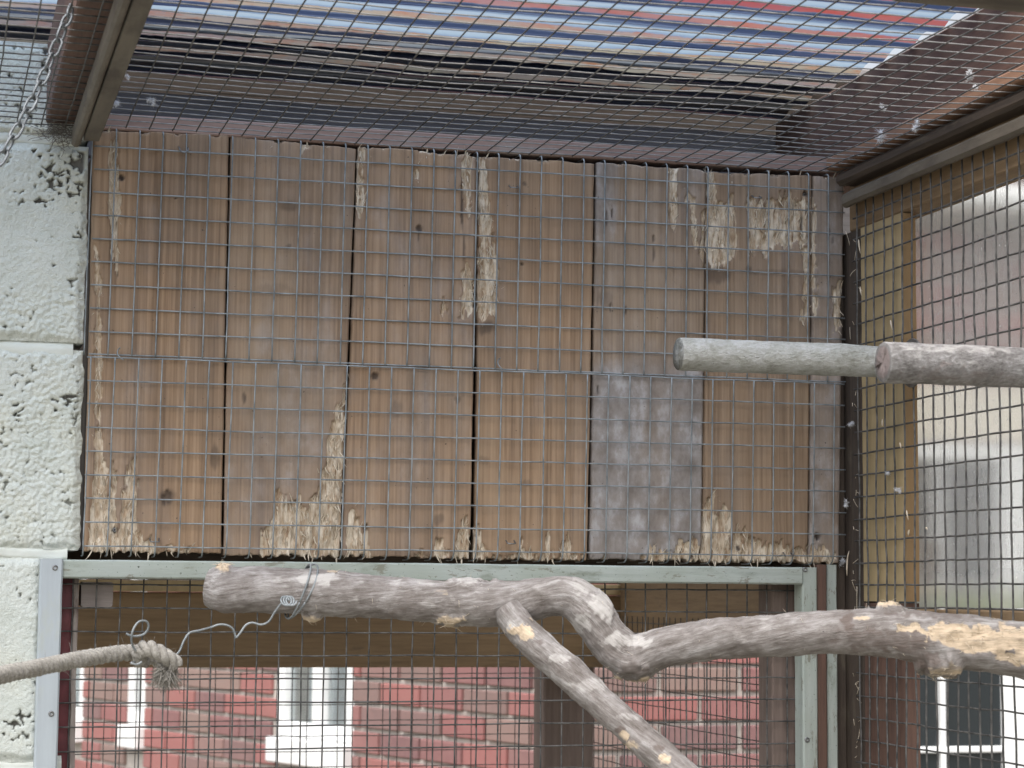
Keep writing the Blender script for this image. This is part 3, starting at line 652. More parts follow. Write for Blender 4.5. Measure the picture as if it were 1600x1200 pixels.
o = mb.build('corner_fibres', STRAW); tag(o, 'wood shavings and fibres caught in the dark corner', 'wood fibres', kind='stuff')
mb = MB(); pc = U(95, 208, 'Y', D - .01)
for k in range(160):
    p = pc + RNG.normal(size=3) * np.array([.012, .006, .006]); u = np.linspace(0, 1, 5)[:, None]; d = RNG.normal(size=3) * np.array([1, .3, .5]) * .012
    mb.tube(p + d * u + RNG.normal(size=3) * .006 * u * (1 - u), .0003, 3)
o = mb.build('cobweb', WEB); tag(o, 'dusty cobweb below the end of the olive batten', 'cobweb', kind='stuff')
mb = MB()
for k, (x, y, L_, an) in enumerate(((1418, 805, .012, -1.2), (1420, 832, .007, 1.2), (1448, 826, .005, -.6), (1343, 385, .018, -1.3), (1345, 455, .012, -1.25), (1393, 508, .013, -1.2), (1407, 696, .008, -1.1), (1379, 660, .008, 1.4), (1325, 880, .03, 1.35))):
    p = U(x, y, 'X', XR - .003); u = np.linspace(0, 1, 5)[:, None]; mb.tube(p + np.array([0, -math.cos(an), math.sin(an)]) * L_ * (u - .5) + np.array([0, .3, .3]) * L_ * u * (1 - u), np.array([.0004, .001, .0011, .0007, .0002]), 4)
o = mb.build('wood_slivers', STRAW); tag(o, 'pale wood slivers stuck in the right hand mesh', 'wood slivers', kind='stuff')

# ---- door frame below the box
dr = empty('mesh_door', (.58, 2.35, 0), 'pale green painted door frame with wire mesh under the plank box', 'door')
f0 = D - .008
lst = timber('left_stile', (.119, f0 - .004, .05), (.1430, f0 + .028, 1.6365), BLUEP, dr); lst['label'] = 'pale blue grey left stile'
tr_ = timber('top_rail', (.1435, f0, 1.6165), (.9945, f0 + .028, 1.6365), GREENP['X'], dr, skew=(0, 0, .001))
timber('right_stile', (.9955, f0 + .002, .05), (1.0145, f0 + .028, 1.6370), GREENP['Z'], dr)
for (x, y) in ((86, 887), (80, 1115)): p = U(x, y, 'Y', f0 - .004); screw(lst, p, 'Y', .0032, STEEL)
for (x, y) in ((1258, 890), (1261, 1156)): p = U(x, y, 'Y', f0 + .002); screw(dr, p, 'Y', .0032, STEEL)
ym = f0 + .033
L = []
for k in range(20):
    z = U(300, 951, 'Y', ym)[2] + PITCH * (1 - k); L.append(wire_line((.12, ym, z), (1.01, ym, z), 60, .0009, 2100 + k))
for k in range(36):
    x = U(113, 1000, 'Y', ym)[0] - PITCH + PITCH * .985 * k
    if .12 < x < 1.01: L.append(wire_line((x, ym + .0013, 1.63), (x - .002, ym + .0013, 1.14), 26, .0009, 2200 + k))
wires(dr, L, DWIRE, .00095, 6)
jamb = empty('door_jamb', (.14, 2.41, 0), 'maroon painted door jamb with a flaking white edge at lower left', 'door jamb')
timber('post', (.118, ym + .006, 0), (.1572, ym + .07, 1.622), MAROON, jamb, .001, .0008)
timber('flaked_edge', (.1575, ym + .007, 0), (.1635, ym + .06, 1.622), FLAKE, jamb, .001, .0016)
rj = empty('right_door_post', (1.0, 2.4, 0), 'brown and green strips of the door post in the right corner', 'door post')
timber('brown_strip', (1.0152, f0 + .004, 0), (1.0275, f0 + .05, 1.6405), REDBR['Z'], rj)
timber('green_strip', (1.0290, f0 + .008, 0), (1.0425, f0 + .05, 1.6405), GREENP['Z'], rj)
timber('inner_strip', (.972, ym + .006, 0), (1.006, ym + .05, 1.622), GREYBR['Z'], rj)
timber('dark_filler', (1.0435, f0 + .022, 0), (1.0600, f0 + .06, 2.0), DARKT['Z'], rj)
o = timber('grey_offcut', (.1665, ym + .008, 1.585), (.2005, ym + .05, 1.6125), GREYW); tag(o, 'small grey timber offcut under the left end of door rail', 'offcut')
# lintel carrying the box
o = timber('lintel', (.1, ym + .072, 1.622), (1.13, ym + .12, 1.6485), DARKT['X']); tag(o, 'dark timber lintel under the plank box, mostly hidden', 'lintel')

# ---- porch behind the door
pz = empty('porch_header', (.7, 3.45, 1.47), 'brown timber header beam of the porch behind the door', 'timber beam')
timber('beam', (.1, 3.42, U(400, 1043, 'Y', 3.42)[2]), (1.165, 3.465, 1.603), BROWN['X'], pz, .002)
timber('top_strip', (.1, 3.40, 1.6035), (1.7, 3.465, 1.6215), TREAT, pz); timber('upper_board', (.1, 3.41, 1.6225), (1.7, 3.465, 1.70), DARKT['X'], pz)
o = timber('porch_side_header', (1.113, 2.42, 1.528), (1.15, 3.398, 1.626), BROWN['Y']); tag(o, 'brown timber header running back along the porch side', 'timber beam')
o = timber('porch_post', (1.012, 3.50, 0), (1.10, 3.565, 1.60), GREYBR['Z'], ch=.003); tag(o, 'dark brown porch post behind the mesh door', 'timber post')
pm = empty('porch_mesh', (.6, 3.57, 1), 'wire mesh at the back of the porch', 'wire mesh')
L = []; yb = 3.572
for k in range(24): L.append(wire_line((.05, yb, 1.52 - PITCH * k), (1.1, yb, 1.52 - PITCH * k + .001), 40, .0008, 2500 + k))
for k in range(42): L.append(wire_line((.06 + PITCH * k, yb + .0013, 1.54), (.06 + PITCH * k, yb + .0013, .95), 20, .0008, 2600 + k))
wires(pm, L, DWIRE, .0008, 5)
ps = empty('porch_side_mesh', (1.095, 3.0, 1), 'wire mesh of the porch side wall running away behind the door', 'wire mesh')
L = []; xs_ = 1.1065
for k in range(24): L.append(wire_line((xs_, 3.56, 1.56 - PITCH * k), (xs_, 2.42, 1.56 - PITCH * k), 36, .001, 2700 + k))
for k in range(44): L.append(wire_line((xs_ + .0013, 3.55 - PITCH * k, 1.57), (xs_ + .0013, 3.55 - PITCH * k, .97), 20, .001, 2800 + k))
wires(ps, L, DWIRE, .0008, 5)

# ------------------------------------------------------------------ the brick house
YH = 5.35
hc = U(905, 1100, 'Y', YH); house = empty('brick_house', (hc[0], YH, 0), 'red brick house with white windows behind the aviary', 'house')
dl = np.array([-.3263, .9453, 0]); dl /= np.linalg.norm(dl); nl = np.array([-dl[1], dl[0], 0]); 
if nl @ (EYE - hc) < 0: nl = -nl
nl[2] = 0
ZE = 2.66
def lbox(org, e1, nrm, s0, s1, d0, d1, z0, z1):
    """box in wall coordinates: s along the wall, d out of it"""
    V = []
    for z in (z0, z1):
        for s, d in ((s0, d0), (s1, d0), (s1, d1), (s0, d1)): q = np.array([org[0], org[1], 0]) + e1 * s + nrm * d; V.append((q[0], q[1], z))
    Fc = [(0, 1, 2, 3), (7, 6, 5, 4), (0, 4, 5, 1), (1, 5, 6, 2), (2, 6, 7, 3), (3, 7, 4, 0)]
    if np.cross(e1, nrm)[2] > 0: Fc = [f[::-1] for f in Fc]
    return V, Fc
def bevel_box(name, geo, mat, parent, w=.003):
    bm = bmesh.new(); vs = [bm.verts.new(v) for v in geo[0]]; [bm.faces.new([vs[i] for i in f]) for f in geo[1]]
    bmesh.ops.recalc_face_normals(bm, faces=bm.faces)
    bmesh.ops.bevel(bm, geom=list(bm.edges), offset=w, segments=1, affect='EDGES'); me = bpy.data.meshes.new(name); bm.to_mesh(me); bm.free(); return link(name, me, mat, parent, False)
SIDES = [(hc, dl, nl, 9.0, [(1.165, 1.650, 1.155, 2.15), (2.645, 2.80, 1.13, 2.15), (3.2, 3.7, 1.12, 2.15)]),
         (hc, np.array([1., 0, 0]), np.array([0, -1., 0]), 5.0, [(U(1345, 1100, 'Y', YH)[0] - hc[0], 2.15, .6, 2.03)])]
bme = []
for var in range(4):
    bm = bmesh.new(); bmesh.ops.create_cube(bm, size=1)
    for v in bm.verts: v.co = Vector((v.co.x * .2095, v.co.y * .02, v.co.z * .061)) + Vector([random.uniform(-.0012, .0012) for _ in range(3)])
    bmesh.ops.bevel(bm, geom=list(bm.edges), offset=.003, segments=1, affect='EDGES'); me = bpy.data.meshes.new('brick'); bm.to_mesh(me); bm.free(); me.materials.append(BRICK); bme.append(me)
cand = []; restg = MB()
for (org, e1, nr, Ls, wins) in SIDES:
    mbw = MB(); cur = 0
    for (w0, w1, z0w, z1w) in wins:
        mbw.add(*lbox(org, e1, nr, cur, w0, -.22, -.014, 0, ZE)); mbw.add(*lbox(org, e1, nr, w0, w1, -.22, -.014, 0, z0w)); mbw.add(*lbox(org, e1, nr, w0, w1, -.22, -.014, z1w, ZE)); cur = w1
    mbw.add(*lbox(org, e1, nr, cur, Ls, -.22, -.014, 0, ZE)); mbw.build('mortar_wall', MORTAR, house, False)
    for (w0, w1, z0w, z1w) in wins: pydata('dark_room', *lbox(org, e1, nr, w0 - .3, w1 + .3, -.9, -.85, z0w - .2, z1w + .2), ROOM, house, False)
    ang = math.atan2(e1[1], e1[0])
    for c in range(int(ZE / .075)):
        z = .0375 + c * .075; s = -.1125 * (c % 2)
        while s < Ls:
            a, b = max(s, 0), s + .2145
            if b - a > .05 and not any(a < w[1] + .0 and b > w[0] - .0 and z + .03 > w[2] - .09 and z - .03 < w[3] for w in wins) or b - a > .05 and False:
                q = np.array([org[0], org[1], 0]) + e1 * (a + b) / 2 + nr * (-.0105); cand.append((q[0], q[1], z, ang, (b - a) / .2145))
            else:
                for (w0, w1, z0w, z1w) in wins:        # cut bricks beside an opening
                    if z + .03 > z0w - .09 and z - .03 < z1w:
                        for (aa, bb2) in ((a, min(b, w0)), (max(a, w1), b)):
                            if .03 < bb2 - aa < .2144: q = np.array([org[0], org[1], 0]) + e1 * (aa + bb2) / 2 + nr * (-.0105); cand.append((q[0], q[1], z, ang, (bb2 - aa) / .2145))
            s += .225
def vis(px, py): return (105 < px < 1250 and 1030 < py < 1215) or (1425 < px < 1640 and 300 < py < 700) or (1400 < px < 1640 and 700 < py < 1215)
nb = 0
for (x, y, z, ang, sc) in cand:
    px, py = proj((x, y, z))
    if vis(px, py) and nb < 298:
        o = bpy.data.objects.new('brick', bme[nb % 4]); S.collection.objects.link(o); o.parent = house; o.location = (x - hc[0], y - YH, z); o.rotation_euler = (0, 0, ang); o.scale = (sc, 1, 1); nb += 1
    else:
        e = np.array([math.cos(ang), math.sin(ang), 0]); n_ = np.array([-math.sin(ang), math.cos(ang), 0]); w = .107 * sc
        restg.add([np.array([x, y, z]) + e * a + n_ * b + np.array([0, 0, c]) for c in (-.032, .032) for a, b in ((-w, -.01), (w, -.01), (w, .01), (-w, .01))], [(0, 3, 2, 1), (4, 5, 6, 7), (0, 1, 5, 4), (1, 2, 6, 5), (2, 3, 7, 6), (3, 0, 4, 7)])
o = restg.build('brickwork', BRICK, house, False); o['kind'] = 'stuff'
def window(org, e1, nr, w, bars_s, bars_z, glass, curtain):
    w0, w1, z0, z1 = w; f = .045
    fr = bevel_box('window', lbox(org, e1, nr, w0, w1, -.05, -.005, z1 - f, z1), WPVC, house)
    B = lambda n_, *a: bevel_box(n_, lbox(org, e1, nr, *a), WPVC, fr)
    B('frame', w0, w1, -.05, -.005, z0, z0 + f); B('frame', w0, w0 + f, -.05, -.005, z0 + f + .001, z1 - f - .001); B('frame', w1 - f, w1, -.05, -.005, z0 + f + .001, z1 - f - .001)
    for (a, b) in bars_s: B('glazing_bar', a, b, -.045, -.008, z0 + f + .001, z1 - f - .001)
    for (a, b) in bars_z:
        B('glazing_bar', w0 + f + .001, w1 - f - .001, -.044, -.010, a, b)
    pydata('pane', *lbox(org, e1, nr, w0 + .02, w1 - .02, -.034, -.028, z0 + .02, z1 - .02), glass, fr, False)
    if curtain:
        n_ = 60; V = []
        for i in range(n_ + 1):
            s = w0 + .03 + (w1 - w0 - .06) * i / n_; q = np.array([org[0], org[1], 0]) + e1 * s + nr * (-.012 + .006 * math.sin(s * 80) - .09)
            V += [(q[0], q[1], z0 + .03), (q[0], q[1], z1 - .02)]
        pydata('curtain', V, [(2 * i, 2 * i + 2, 2 * i + 3, 2 * i + 1) for i in range(n_)], NETC, fr)
    sill = bevel_box('sill', lbox(org, e1, nr, w0 - .004, w1 + .004, -.03, .035, z0 - .085, z0 - .003), WPVC, fr, .006)
CLEAR = mk_glass('clear_window_glass')
for (w, bs) in zip(SIDES[0][4], ([(1.36, 1.43)], [], [])): window(hc, dl, nl, w, bs, [], PANE if False else CLEAR, True)
w = SIDES[1][4][0]; X = lambda px: U(px, 1100, 'Y', YH)[0] - hc[0]
window(hc, np.array([1., 0, 0]), np.array([0, -1., 0]), w, [(X(1472), X(1481)), (X(1571), X(1625))], [(U(1500, 1177, 'Y', YH)[2], U(1500, 1167, 'Y', YH)[2])], PANE, False)
# wall core stands back behind the panes: openings are closed by reveals
bevel_box('lintel', lbox(hc, np.array([1., 0, 0]), np.array([0, -1., 0]), w[0] - .1, w[1] + .1, -.01, .004, 2.035, 2.19), CREAM, house)
bevel_box('fascia', lbox(hc, np.array([1., 0, 0]), np.array([0, -1., 0]), -.3, 5, .10, .12, ZE - .01, ZE + .045), WPVC, house)
bevel_box('soffit', lbox(hc, np.array([1., 0, 0]), np.array([0, -1., 0]), -.3, 5, -.1, .099, ZE + .001, ZE + .02), WPVC, house)
gv, gf = tube_geo([(hc[0] - .3, YH - .165, ZE + .02), (hc[0] + 5, YH - .165, ZE + .02)], .04, 10); pydata('gutter', gv, gf, WPVC, house)
V = [(hc[0] - .3, YH - .15, ZE + .11), (hc[0] + 5, YH - .15, ZE + .11), (hc[0] + 5, YH + 3.5, ZE + .78), (hc[0] - .6, YH + 3.5, ZE + .78)]; V += [(a, b, c - .08) for a, b, c in V]
pydata('roof', V, [(0, 1, 2, 3), (7, 6, 5, 4), (0, 4, 5, 1), (1, 5, 6, 2), (2, 6, 7, 3), (3, 7, 4, 0)], TILE, house, False)

# ------------------------------------------------------------------ perches, branch, rope, chain
def limb(name, P, R, mat, parent, rings, sides, feats, rough=.0012, sd_=1, auto=1, endchew=(1, 1)):
    """natural branch: swept tube with bumps; feats = (px,py,rx,ry,kind,amount,swell) seen on the near side"""
    C_ = spline(P, rings); r = np.interp(np.linspace(0, len(R) - 1, rings), range(len(R)), R)
    v, f = tube_geo(C_, r, sides, cap=False); v = np.asarray(v); ctr = np.repeat(C_, sides, 0); nrm = v - ctr; rad = np.linalg.norm(nrm, axis=1)[:, None]; nrm = nrm / rad
    v = v + nrm * ((fbm(v * 28, sd_, 4) - .5)[:, None] * rough * 5 + (fbm(v * 130, sd_ + 3, 3) - .5)[:, None] * rough * 2.2)
    c = (v - EYE) @ ROT; px = 800 - c[:, 0] / c[:, 2] * F; py = 600 + c[:, 1] / c[:, 2] * F
    A = {k: np.zeros(len(v)) for k in ('chew', 'lichen', 'dark')}
    A['lichen'] = smooth(fbm(v * 60, sd_ + 9, 4) + .16 * nrm[:, 2], .60, .74) * .5 * auto
    A['dark'] = smooth(fbm(v * 45, sd_ + 19, 4) - .10 * nrm[:, 2], .62, .78) * .55 * auto
    jx = (fbm(v * 150, sd_ + 5, 3) - .5) * 2; jy = (fbm(v * 150 + 9, sd_ + 6, 3) - .5) * 2
    view = (EYE - ctr); view /= np.linalg.norm(view, axis=1)[:, None]
    for (x, y, rx, ry, kind, amt, sw) in feats:
        q = np.hypot((px - x) / rx + jx * .9, (py - y) / ry + jy * .9); w = (1 - smooth(q, .55, 1.1)) * ((nrm * view).sum(1) > -.45)
        A[kind] = np.maximum(A[kind], w * amt); v = v + nrm * (w * sw)[:, None]
        if kind == 'chew': v = v + nrm * (w * (fbm(v * 260, sd_ + 30, 3) - .5) * .004)[:, None]
    caps = []
    for end, (row, sgn) in enumerate(((0, -1), (rings - 1, 1))):
        base = row * sides; cc = v[base:base + sides].mean(0); k0 = len(v)
        ringv = v[base:base + sides] * .5 + cc * .5 + (RNG.normal(size=(sides, 3)) * .0006)
        v = np.vstack([v, ringv, cc[None]])
        for k in range(sides):
            k2 = (k + 1) % sides; a = (base + k2, base + k, k0 + k, k0 + k2); b = (k0 + k2, k0 + k, k0 + sides)
            f += [a, b] if end == 0 else [a[::-1], b[::-1]]
        for kk in A: A[kk] = np.concatenate([A[kk], np.full(sides + 1, endchew[end] if kk == 'chew' else 0.)])
    o = pydata(name, v, f, mat, parent)
    sl_ = np.concatenate([[0], np.cumsum(np.linalg.norm(np.diff(C_, axis=0), axis=1))]); th = np.tile(np.arange(sides) / sides * 2 * math.pi, rings) + np.repeat(sl_ * 6, sides); rr_ = rad[:, 0]
    gv = np.zeros((len(v), 3), np.float32); gv[:rings * sides] = np.stack([np.repeat(sl_, sides) * (.16 if mat == BARK else .5), rr_ * np.cos(th), rr_ * np.sin(th)], 1); gv[rings * sides:] = v[rings * sides:]
    o.data.attributes.new('grain', 'FLOAT_VECTOR', 'POINT').data.foreach_set('vector', gv.ravel())
    for kk, arr in A.items(): o.data.attributes.new(kk, 'FLOAT', 'POINT').data.foreach_set('value', arr.astype(np.float32))
    return o, v, A
def pts(L, Y0, Y1):
    n = len(L); ys = Y0 + (Y1 - Y0) * np.array([l[0] - L[0][0] for l in L]) / (L[-1][0] - L[0][0]) if np.isscalar(Y1) else None
    P = [U(l[0], l[1], 'Y', y) for l, y in zip(L, ys)]; R = [l[2] / 2 * np.linalg.norm(p - EYE) / F for l, p in zip(L, P)]; return P, R
br = empty('branch', (.6, 2.1, 1.55), 'bare grey forked branch with gnawed pale patches below the plank box', 'branch')
ML = [(326, 918, 58), (352, 921, 72), (410, 922, 74), (470, 924, 71), (540, 929, 68), (610, 934, 64), (680, 939, 66), (745, 944, 72), (800, 942, 72), (850, 933, 62), (893, 935, 66), (925, 962, 72), (955, 1003, 66), (988, 1026, 68), (1040, 1013, 62), (1110, 1002, 63), (1200, 993, 66), (1300, 988, 69), (1390, 990, 76), (1450, 998, 82), (1530, 1006, 84), (1620, 1020, 88), (1760, 1050, 90)]
P, R = pts(ML, 2.20, 1.80)
FT = [(350, 888, 16, 8, 'chew', .9, .003), (492, 904, 34, 12, 'lichen', 1, .0005), (520, 893, 14, 6, 'chew', .6, .0), (486, 962, 14, 9, 'chew', .8, .006), (704, 968, 24, 10, 'chew', .9, .004), (735, 906, 34, 12, 'lichen', .9, .003), (690, 925, 14, 9, 'chew', .5, 0),
      (940, 945, 22, 28, 'lichen', 1, .002), (915, 915, 30, 18, 'lichen', .8, 0), (905, 975, 18, 22, 'lichen', .9, 0), (965, 1000, 40, 14, 'lichen', .95, 0), (1000, 1003, 30, 9, 'lichen', 1, 0), (985, 1020, 16, 12, 'chew', .35, 0), (963, 1058, 11, 9, 'chew', .95, .004), (1005, 1060, 30, 7, 'chew', .9, .003), (990, 1042, 26, 14, 'dark', .6, .004),
      (1385, 943, 30, 12, 'chew', .9, .006), (1345, 966, 14, 8, 'chew', .8, 0), (1325, 968, 12, 26, 'dark', .9, 0), (1380, 1000, 90, 26, 'dark', .7, 0), (1290, 1005, 60, 20, 'dark', .35, 0),
      (1470, 1040, 34, 14, 'chew', .55, .009), (1480, 987, 76, 19, 'chew', 1.4, -.002), (1560, 998, 90, 24, 'chew', 1.5, -.003), (1650, 1020, 90, 30, 'chew', 1.5, -.003), (1440, 1030, 40, 16, 'dark', .7, 0), (1450, 958, 70, 9, 'dark', .7, 0), (850, 950, 30, 12, 'lichen', .4, 0)]
mo, mv, mA = limb('main_stem', P, R, BARK, br, 520, 56, FT, .0013, 5, endchew=(.3, 1))
FL2 = [(792, 950, 44), (812, 980, 50), (850, 1018, 52), (900, 1062, 52), (960, 1118, 50), (1020, 1170, 49), (1090, 1232, 50), (1180, 1310, 52)]
ys2 = np.interp([l[0] for l in FL2], [792, 1180], [2.05, 1.86]); P2 = [U(l[0], l[1], 'Y', y) for l, y in zip(FL2, ys2)]; R2 = [l[2] / 2 * np.linalg.norm(p - EYE) / F for l, p in zip(FL2, P2)]
FT2 = [(815, 985, 22, 22, 'chew', .95, .001), (805, 975, 16, 14, 'lichen', .8, 0), (835, 1005, 18, 10, 'dark', .6, 0), (870, 1030, 30, 8, 'lichen', .9, 0), (915, 1070, 46, 12, 'lichen', .7, 0), (975, 1150, 14, 10, 'chew', .8, 0), (985, 1165, 16, 9, 'chew', .7, 0), (967, 1140, 14, 8, 'dark', .8, 0), (930, 1130, 26, 10, 'dark', .5, 0), (1035, 1185, 14, 9, 'chew', .8, 0), (1030, 1170, 12, 8, 'dark', .7, 0), (985, 1120, 30, 8, 'lichen', .8, 0)]
limb('side_shoot', P2, R2, BARK, br, 300, 44, FT2, .0011, 9, endchew=(0, 1))
mb = MB()
for (src, attr_) in ((mv, mA),):
    idx = np.where(attr_['chew'][:520 * 56] > .5)[0]
    for k in RNG.choice(idx, 240):
        p = src[k]; ring = (k // 56) * 56; c0 = src[ring:ring + 56].mean(0); nn = p - c0; nn /= np.linalg.norm(nn); L_ = RNG.uniform(.003, .010); d = nn * RNG.uniform(.1, .6) + RNG.normal(size=3) * .35 + np.array([RNG.choice([-1, 1]) * .8, 0, 0]); d /= np.linalg.norm(d); u = np.linspace(0, 1, 4)[:, None]
        mb.tube(p + d * L_ * u + nn * L_ * .3 * u * (1 - u), np.array([1, .9, .6, .1]) * .00028, 3)
    for k in range(110):
        j = RNG.integers(40 * 56, 480 * 56); p = src[j]; ring = (j // 56) * 56; c0 = src[ring:ring + 56].mean(0); nn = p - c0; nn /= np.linalg.norm(nn); L_ = RNG.uniform(.002, .007); u = np.linspace(0, 1, 4)[:, None]
        mb.tube(p + (nn * RNG.uniform(.2, .8) + RNG.normal(size=3) * .6) * L_ * u, np.array([1, .8, .5, .1]) * .0002, 3)
o = mb.build('bark_fibres', STRAW, br); o['kind'] = 'stuff'

def perch(nm, x0, x1, y, z, dia, mat, label, sd_, feats, washer=False):
    e = empty(nm, (x1, y, z), label, 'perch', 'short round perches fixed to the right wall')
    n = 12; P = [np.array([x0 + (x1 - x0) * i / n, y, z]) for i in range(n + 1)]; R = [dia / 2 * .93] + [dia / 2] * n
    P.insert(1, np.array([x0 + .0022, y, z])); R.insert(1, dia / 2)
    o_, v_, A_ = limb('shaft', P, R, mat, e, 190, 48, feats, .0005, sd_, 0 if mat == DOWEL else .8, endchew=(.0 if mat == DOWEL else 1.7, 0))
    if washer:
        a = np.arange(28) / 28 * 2 * math.pi; V = []
        for xx, rr in ((x1 - .004, .027), (x1 - .0022, .0275), (x1 - .0022, .004)):
            V += [(xx, y + rr * math.cos(t), z + rr * math.sin(t)) for t in a]
        Fc = [(i * 28 + k, i * 28 + (k + 1) % 28, (i + 1) * 28 + (k + 1) % 28, (i + 1) * 28 + k) for i in range(2) for k in range(28)] + [tuple(range(28))[::-1]]
        pydata('washer', V, Fc, STEEL, e, False)
    return e
pa = U(1064, 553, 'Y', 2.17); perch('perch', pa[0] - .003, XR - .0035, 2.17, pa[2], 51 * np.linalg.norm(pa - EYE) / F, DOWEL, 'pale gritty round perch in front of the grey plank', 31, [], True)
pb = U(1384, 566, 'Y', 1.80); perch('perch', pb[0] - .003, XR - .0035, 1.80, pb[2] - .0, 64 * np.linalg.norm(pb - EYE) / F, LOGB, 'darker mottled perch with pinkish sawn end at right picture edge', 35, [(1480, 585, 90, 14, 'dark', .55, 0), (1560, 590, 60, 10, 'dark', .5, 0), (1480, 570, 14, 7, 'chew', .6, 0), (1500, 545, 120, 8, 'lichen', .6, 0)], True)

# rope with its folded, frayed end
rp = empty('rope', (.1, 2.02, 1.5), 'grey twisted rope with a folded frayed end at lower left', 'rope')
RP = [U(x, y, 'Y', yy) for x, y, yy in ((-260, 1090, 1.72), (-120, 1075, 1.84), (-40, 1064, 1.93), (0, 1055, 1.97), (60, 1043, 2.02), (120, 1031, 2.07), (170, 1023, 2.10), (215, 1020, 2.12), (245, 1030, 2.135), (262, 1046, 2.14))]
def twisted(path, r, name, turns, parent, n=420, fuzz=500, sd_=0):
    C_ = spline(path, n); t = np.gradient(C_, axis=0); t /= np.linalg.norm(t, axis=1)[:, None]
    u = np.cross(t, [0, .2, 1.]); u /= np.linalg.norm(u, axis=1)[:, None]; w = np.cross(t, u); s = np.concatenate([[0], np.cumsum(np.linalg.norm(np.diff(C_, axis=0), axis=1))])
    r_ = np.random.default_rng(sd_); allP = []
    for k in range(3):
        a = s * turns + k * 2 * math.pi / 3; Pk = C_ + r * .56 * (np.cos(a)[:, None] * u + np.sin(a)[:, None] * w); allP.append(Pk)
        tube('strand', Pk, r * .52 * (1 + .08 * np.sin(s * 900 + k)), ROPE, parent, 12)
    mb = MB(); q = np.concatenate(allP)
    for j in r_.integers(0, len(q), fuzz):
        d = r_.normal(size=3); d /= np.linalg.norm(d); uu = np.linspace(0, 1, 4)[:, None]; L_ = r_.uniform(.004, .009)
        mb.tube(q[j] + d * L_ * uu + r_.normal(size=3) * .003 * uu ** 2, .00013, 3)
    o = mb.build('fuzz', ROPE, parent); o['kind'] = 'stuff'
rr = 11.5 * 2.2 / F
twisted(RP, rr, 'rope', 260, rp, 520, 700, 1)
FOLD = [U(x, y, 'Y', yy) for x, y, yy in ((222, 1034, 2.115), (219, 1020, 2.10), (228, 1013, 2.09), (244, 1018, 2.085), (262, 1028, 2.085), (276, 1038, 2.09))]
twisted(FOLD, rr * 1.02, 'fold', 260, rp, 200, 300, 2)
mb = MB(); r_ = np.random.default_rng(5)
for k in range(420):
    a = U(r_.uniform(246, 278), r_.uniform(1034, 1046), 'Y', 2.10 + r_.normal() * .008); b = U(r_.uniform(240, 276), r_.uniform(1052, 1072), 'Y', 2.10 + r_.normal() * .012); u = np.linspace(0, 1, 5)[:, None]
    mb.tube(a * (1 - u) + b * u + r_.normal(size=3) * .004 * u ** 2 + r_.normal(size=3) * .003 * u * (1 - u), .00032, 3)
o = mb.build('frayed_end', ROPE, rp); o['kind'] = 'stuff'
# tie wire from the rope to the branch
tw = empty('tie_wire', (.3, 2.12, 1.58), 'thin curled wire tying the rope to the branch', 'wire')
def wpx(L_, n=80, r=.0011): 
    tube('strand', spline([U(x, y, 'Y', yy) for x, y, yy in L_], n), r, WIRE, tw, 8)
wpx([(226, 1024, 2.10), (212, 1016, 2.09), (206, 1005, 2.085), (206, 992, 2.08), (210, 980, 2.08), (218, 971, 2.082), (229, 971, 2.085), (232, 980, 2.087), (226, 990, 2.088), (214, 994, 2.087), (204, 993, 2.085), (197, 990, 2.085)], 110)
wpx([(222, 1034, 2.09), (214, 1038, 2.09), (205, 1036, 2.09), (210, 1034, 2.10)], 40)
wpx([(268, 1030, 2.10), (280, 1018, 2.10), (287, 1002, 2.105), (296, 989, 2.11), (312, 985, 2.115), (330, 980, 2.12), (342, 976, 2.12), (355, 977, 2.12), (364, 983, 2.12), (368, 994, 2.12), (369, 997, 2.12)], 110)
wpx([(369, 997, 2.12), (376, 988, 2.12), (384, 977, 2.12), (394, 973, 2.12), (408, 976, 2.12), (420, 971, 2.12), (429, 957, 2.118), (438, 945, 2.115), (446, 940, 2.112), (452, 936, 2.11)], 110)
hel = []; c0 = U(449, 939, 'Y', 2.105)
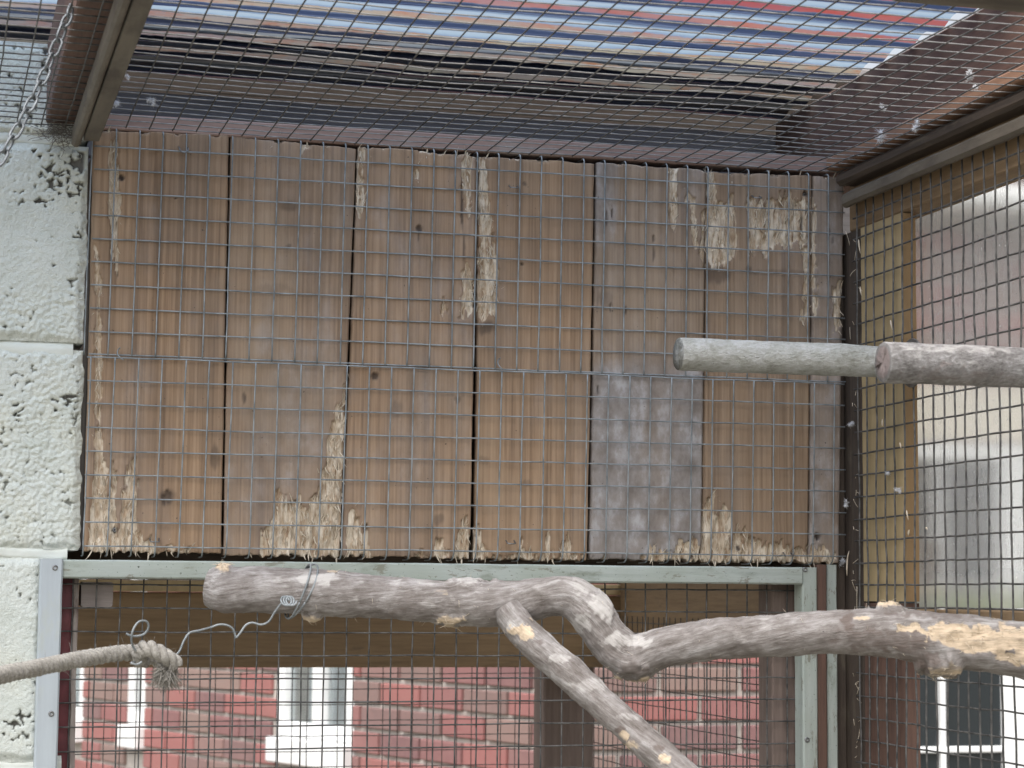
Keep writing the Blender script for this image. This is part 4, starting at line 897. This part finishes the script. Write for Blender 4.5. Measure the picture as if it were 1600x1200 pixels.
for a in np.linspace(0, 6 * math.pi, 70): hel.append(c0 + np.array([.0045 * math.cos(a) + a * .0004 - .003, .003 * math.sin(a), .0045 * math.sin(a)]))
tube('twist', hel, .001, WIRE, tw, 8)
for dx in (0, 3):
    cc = spline(P, 520)[int(520 * (3.02 / 22))]; loop = []
    for a in np.linspace(-.4, 2 * math.pi - .4, 50): loop.append(U(468 + dx, 924, 'Y', cc[1]) + np.array([.010 * math.sin(a) + .006 * math.cos(a - .5) * (dx > 0), -.0275 * math.cos(a), .0275 * math.sin(a)]))
    tube('loop', loop, .001, WIRE, tw, 8)

# chain from the ceiling
ch = empty('chain', (.08, 1.8, 2.0), 'short grey steel chain hanging slanting at upper left', 'chain')
CP = spline([U(112, 12, 'Z', 2.106), U(100, 42, 'Y', 1.845), U(80, 92, 'Y', 1.838), U(58, 142, 'Y', 1.83), U(34, 190, 'Y', 1.82), U(8, 236, 'Y', 1.81), U(-30, 300, 'Y', 1.80), U(-70, 362, 'Y', 1.79)], 300)
s = np.concatenate([[0], np.cumsum(np.linalg.norm(np.diff(CP, axis=0), axis=1))]); pl_ = .0148; k = 0; d = .006
while d < s[-1]:
    c_ = np.array([np.interp(d, s, CP[:, i]) for i in range(3)]); c2 = np.array([np.interp(min(d + .004, s[-1]), s, CP[:, i]) for i in range(3)]); t = c2 - c_; t /= np.linalg.norm(t) + 1e-9
    side = np.cross(t, [0, 1, 0.]); side /= np.linalg.norm(side); oth = np.cross(t, side); mixa = (.55 if k % 2 else .55 + math.pi / 2) + random.uniform(-.15, .15); sv = side * math.cos(mixa) + oth * math.sin(mixa)
    h_ = pl_ * .36; wd = .0042; ring = []
    for a in np.linspace(0, 2 * math.pi, 25)[:-1]: ring.append(c_ + t * (h_ * (1 if math.sin(a) > 0 else -1) * (abs(math.sin(a)) > 1e-6) * .55 + .0058 * math.sin(a)) + sv * wd * math.cos(a))
    v, f = tube_geo(ring + ring[:2], .00125, 7, False); pydata('link', v, f, ZINC, ch); d += pl_; k += 1
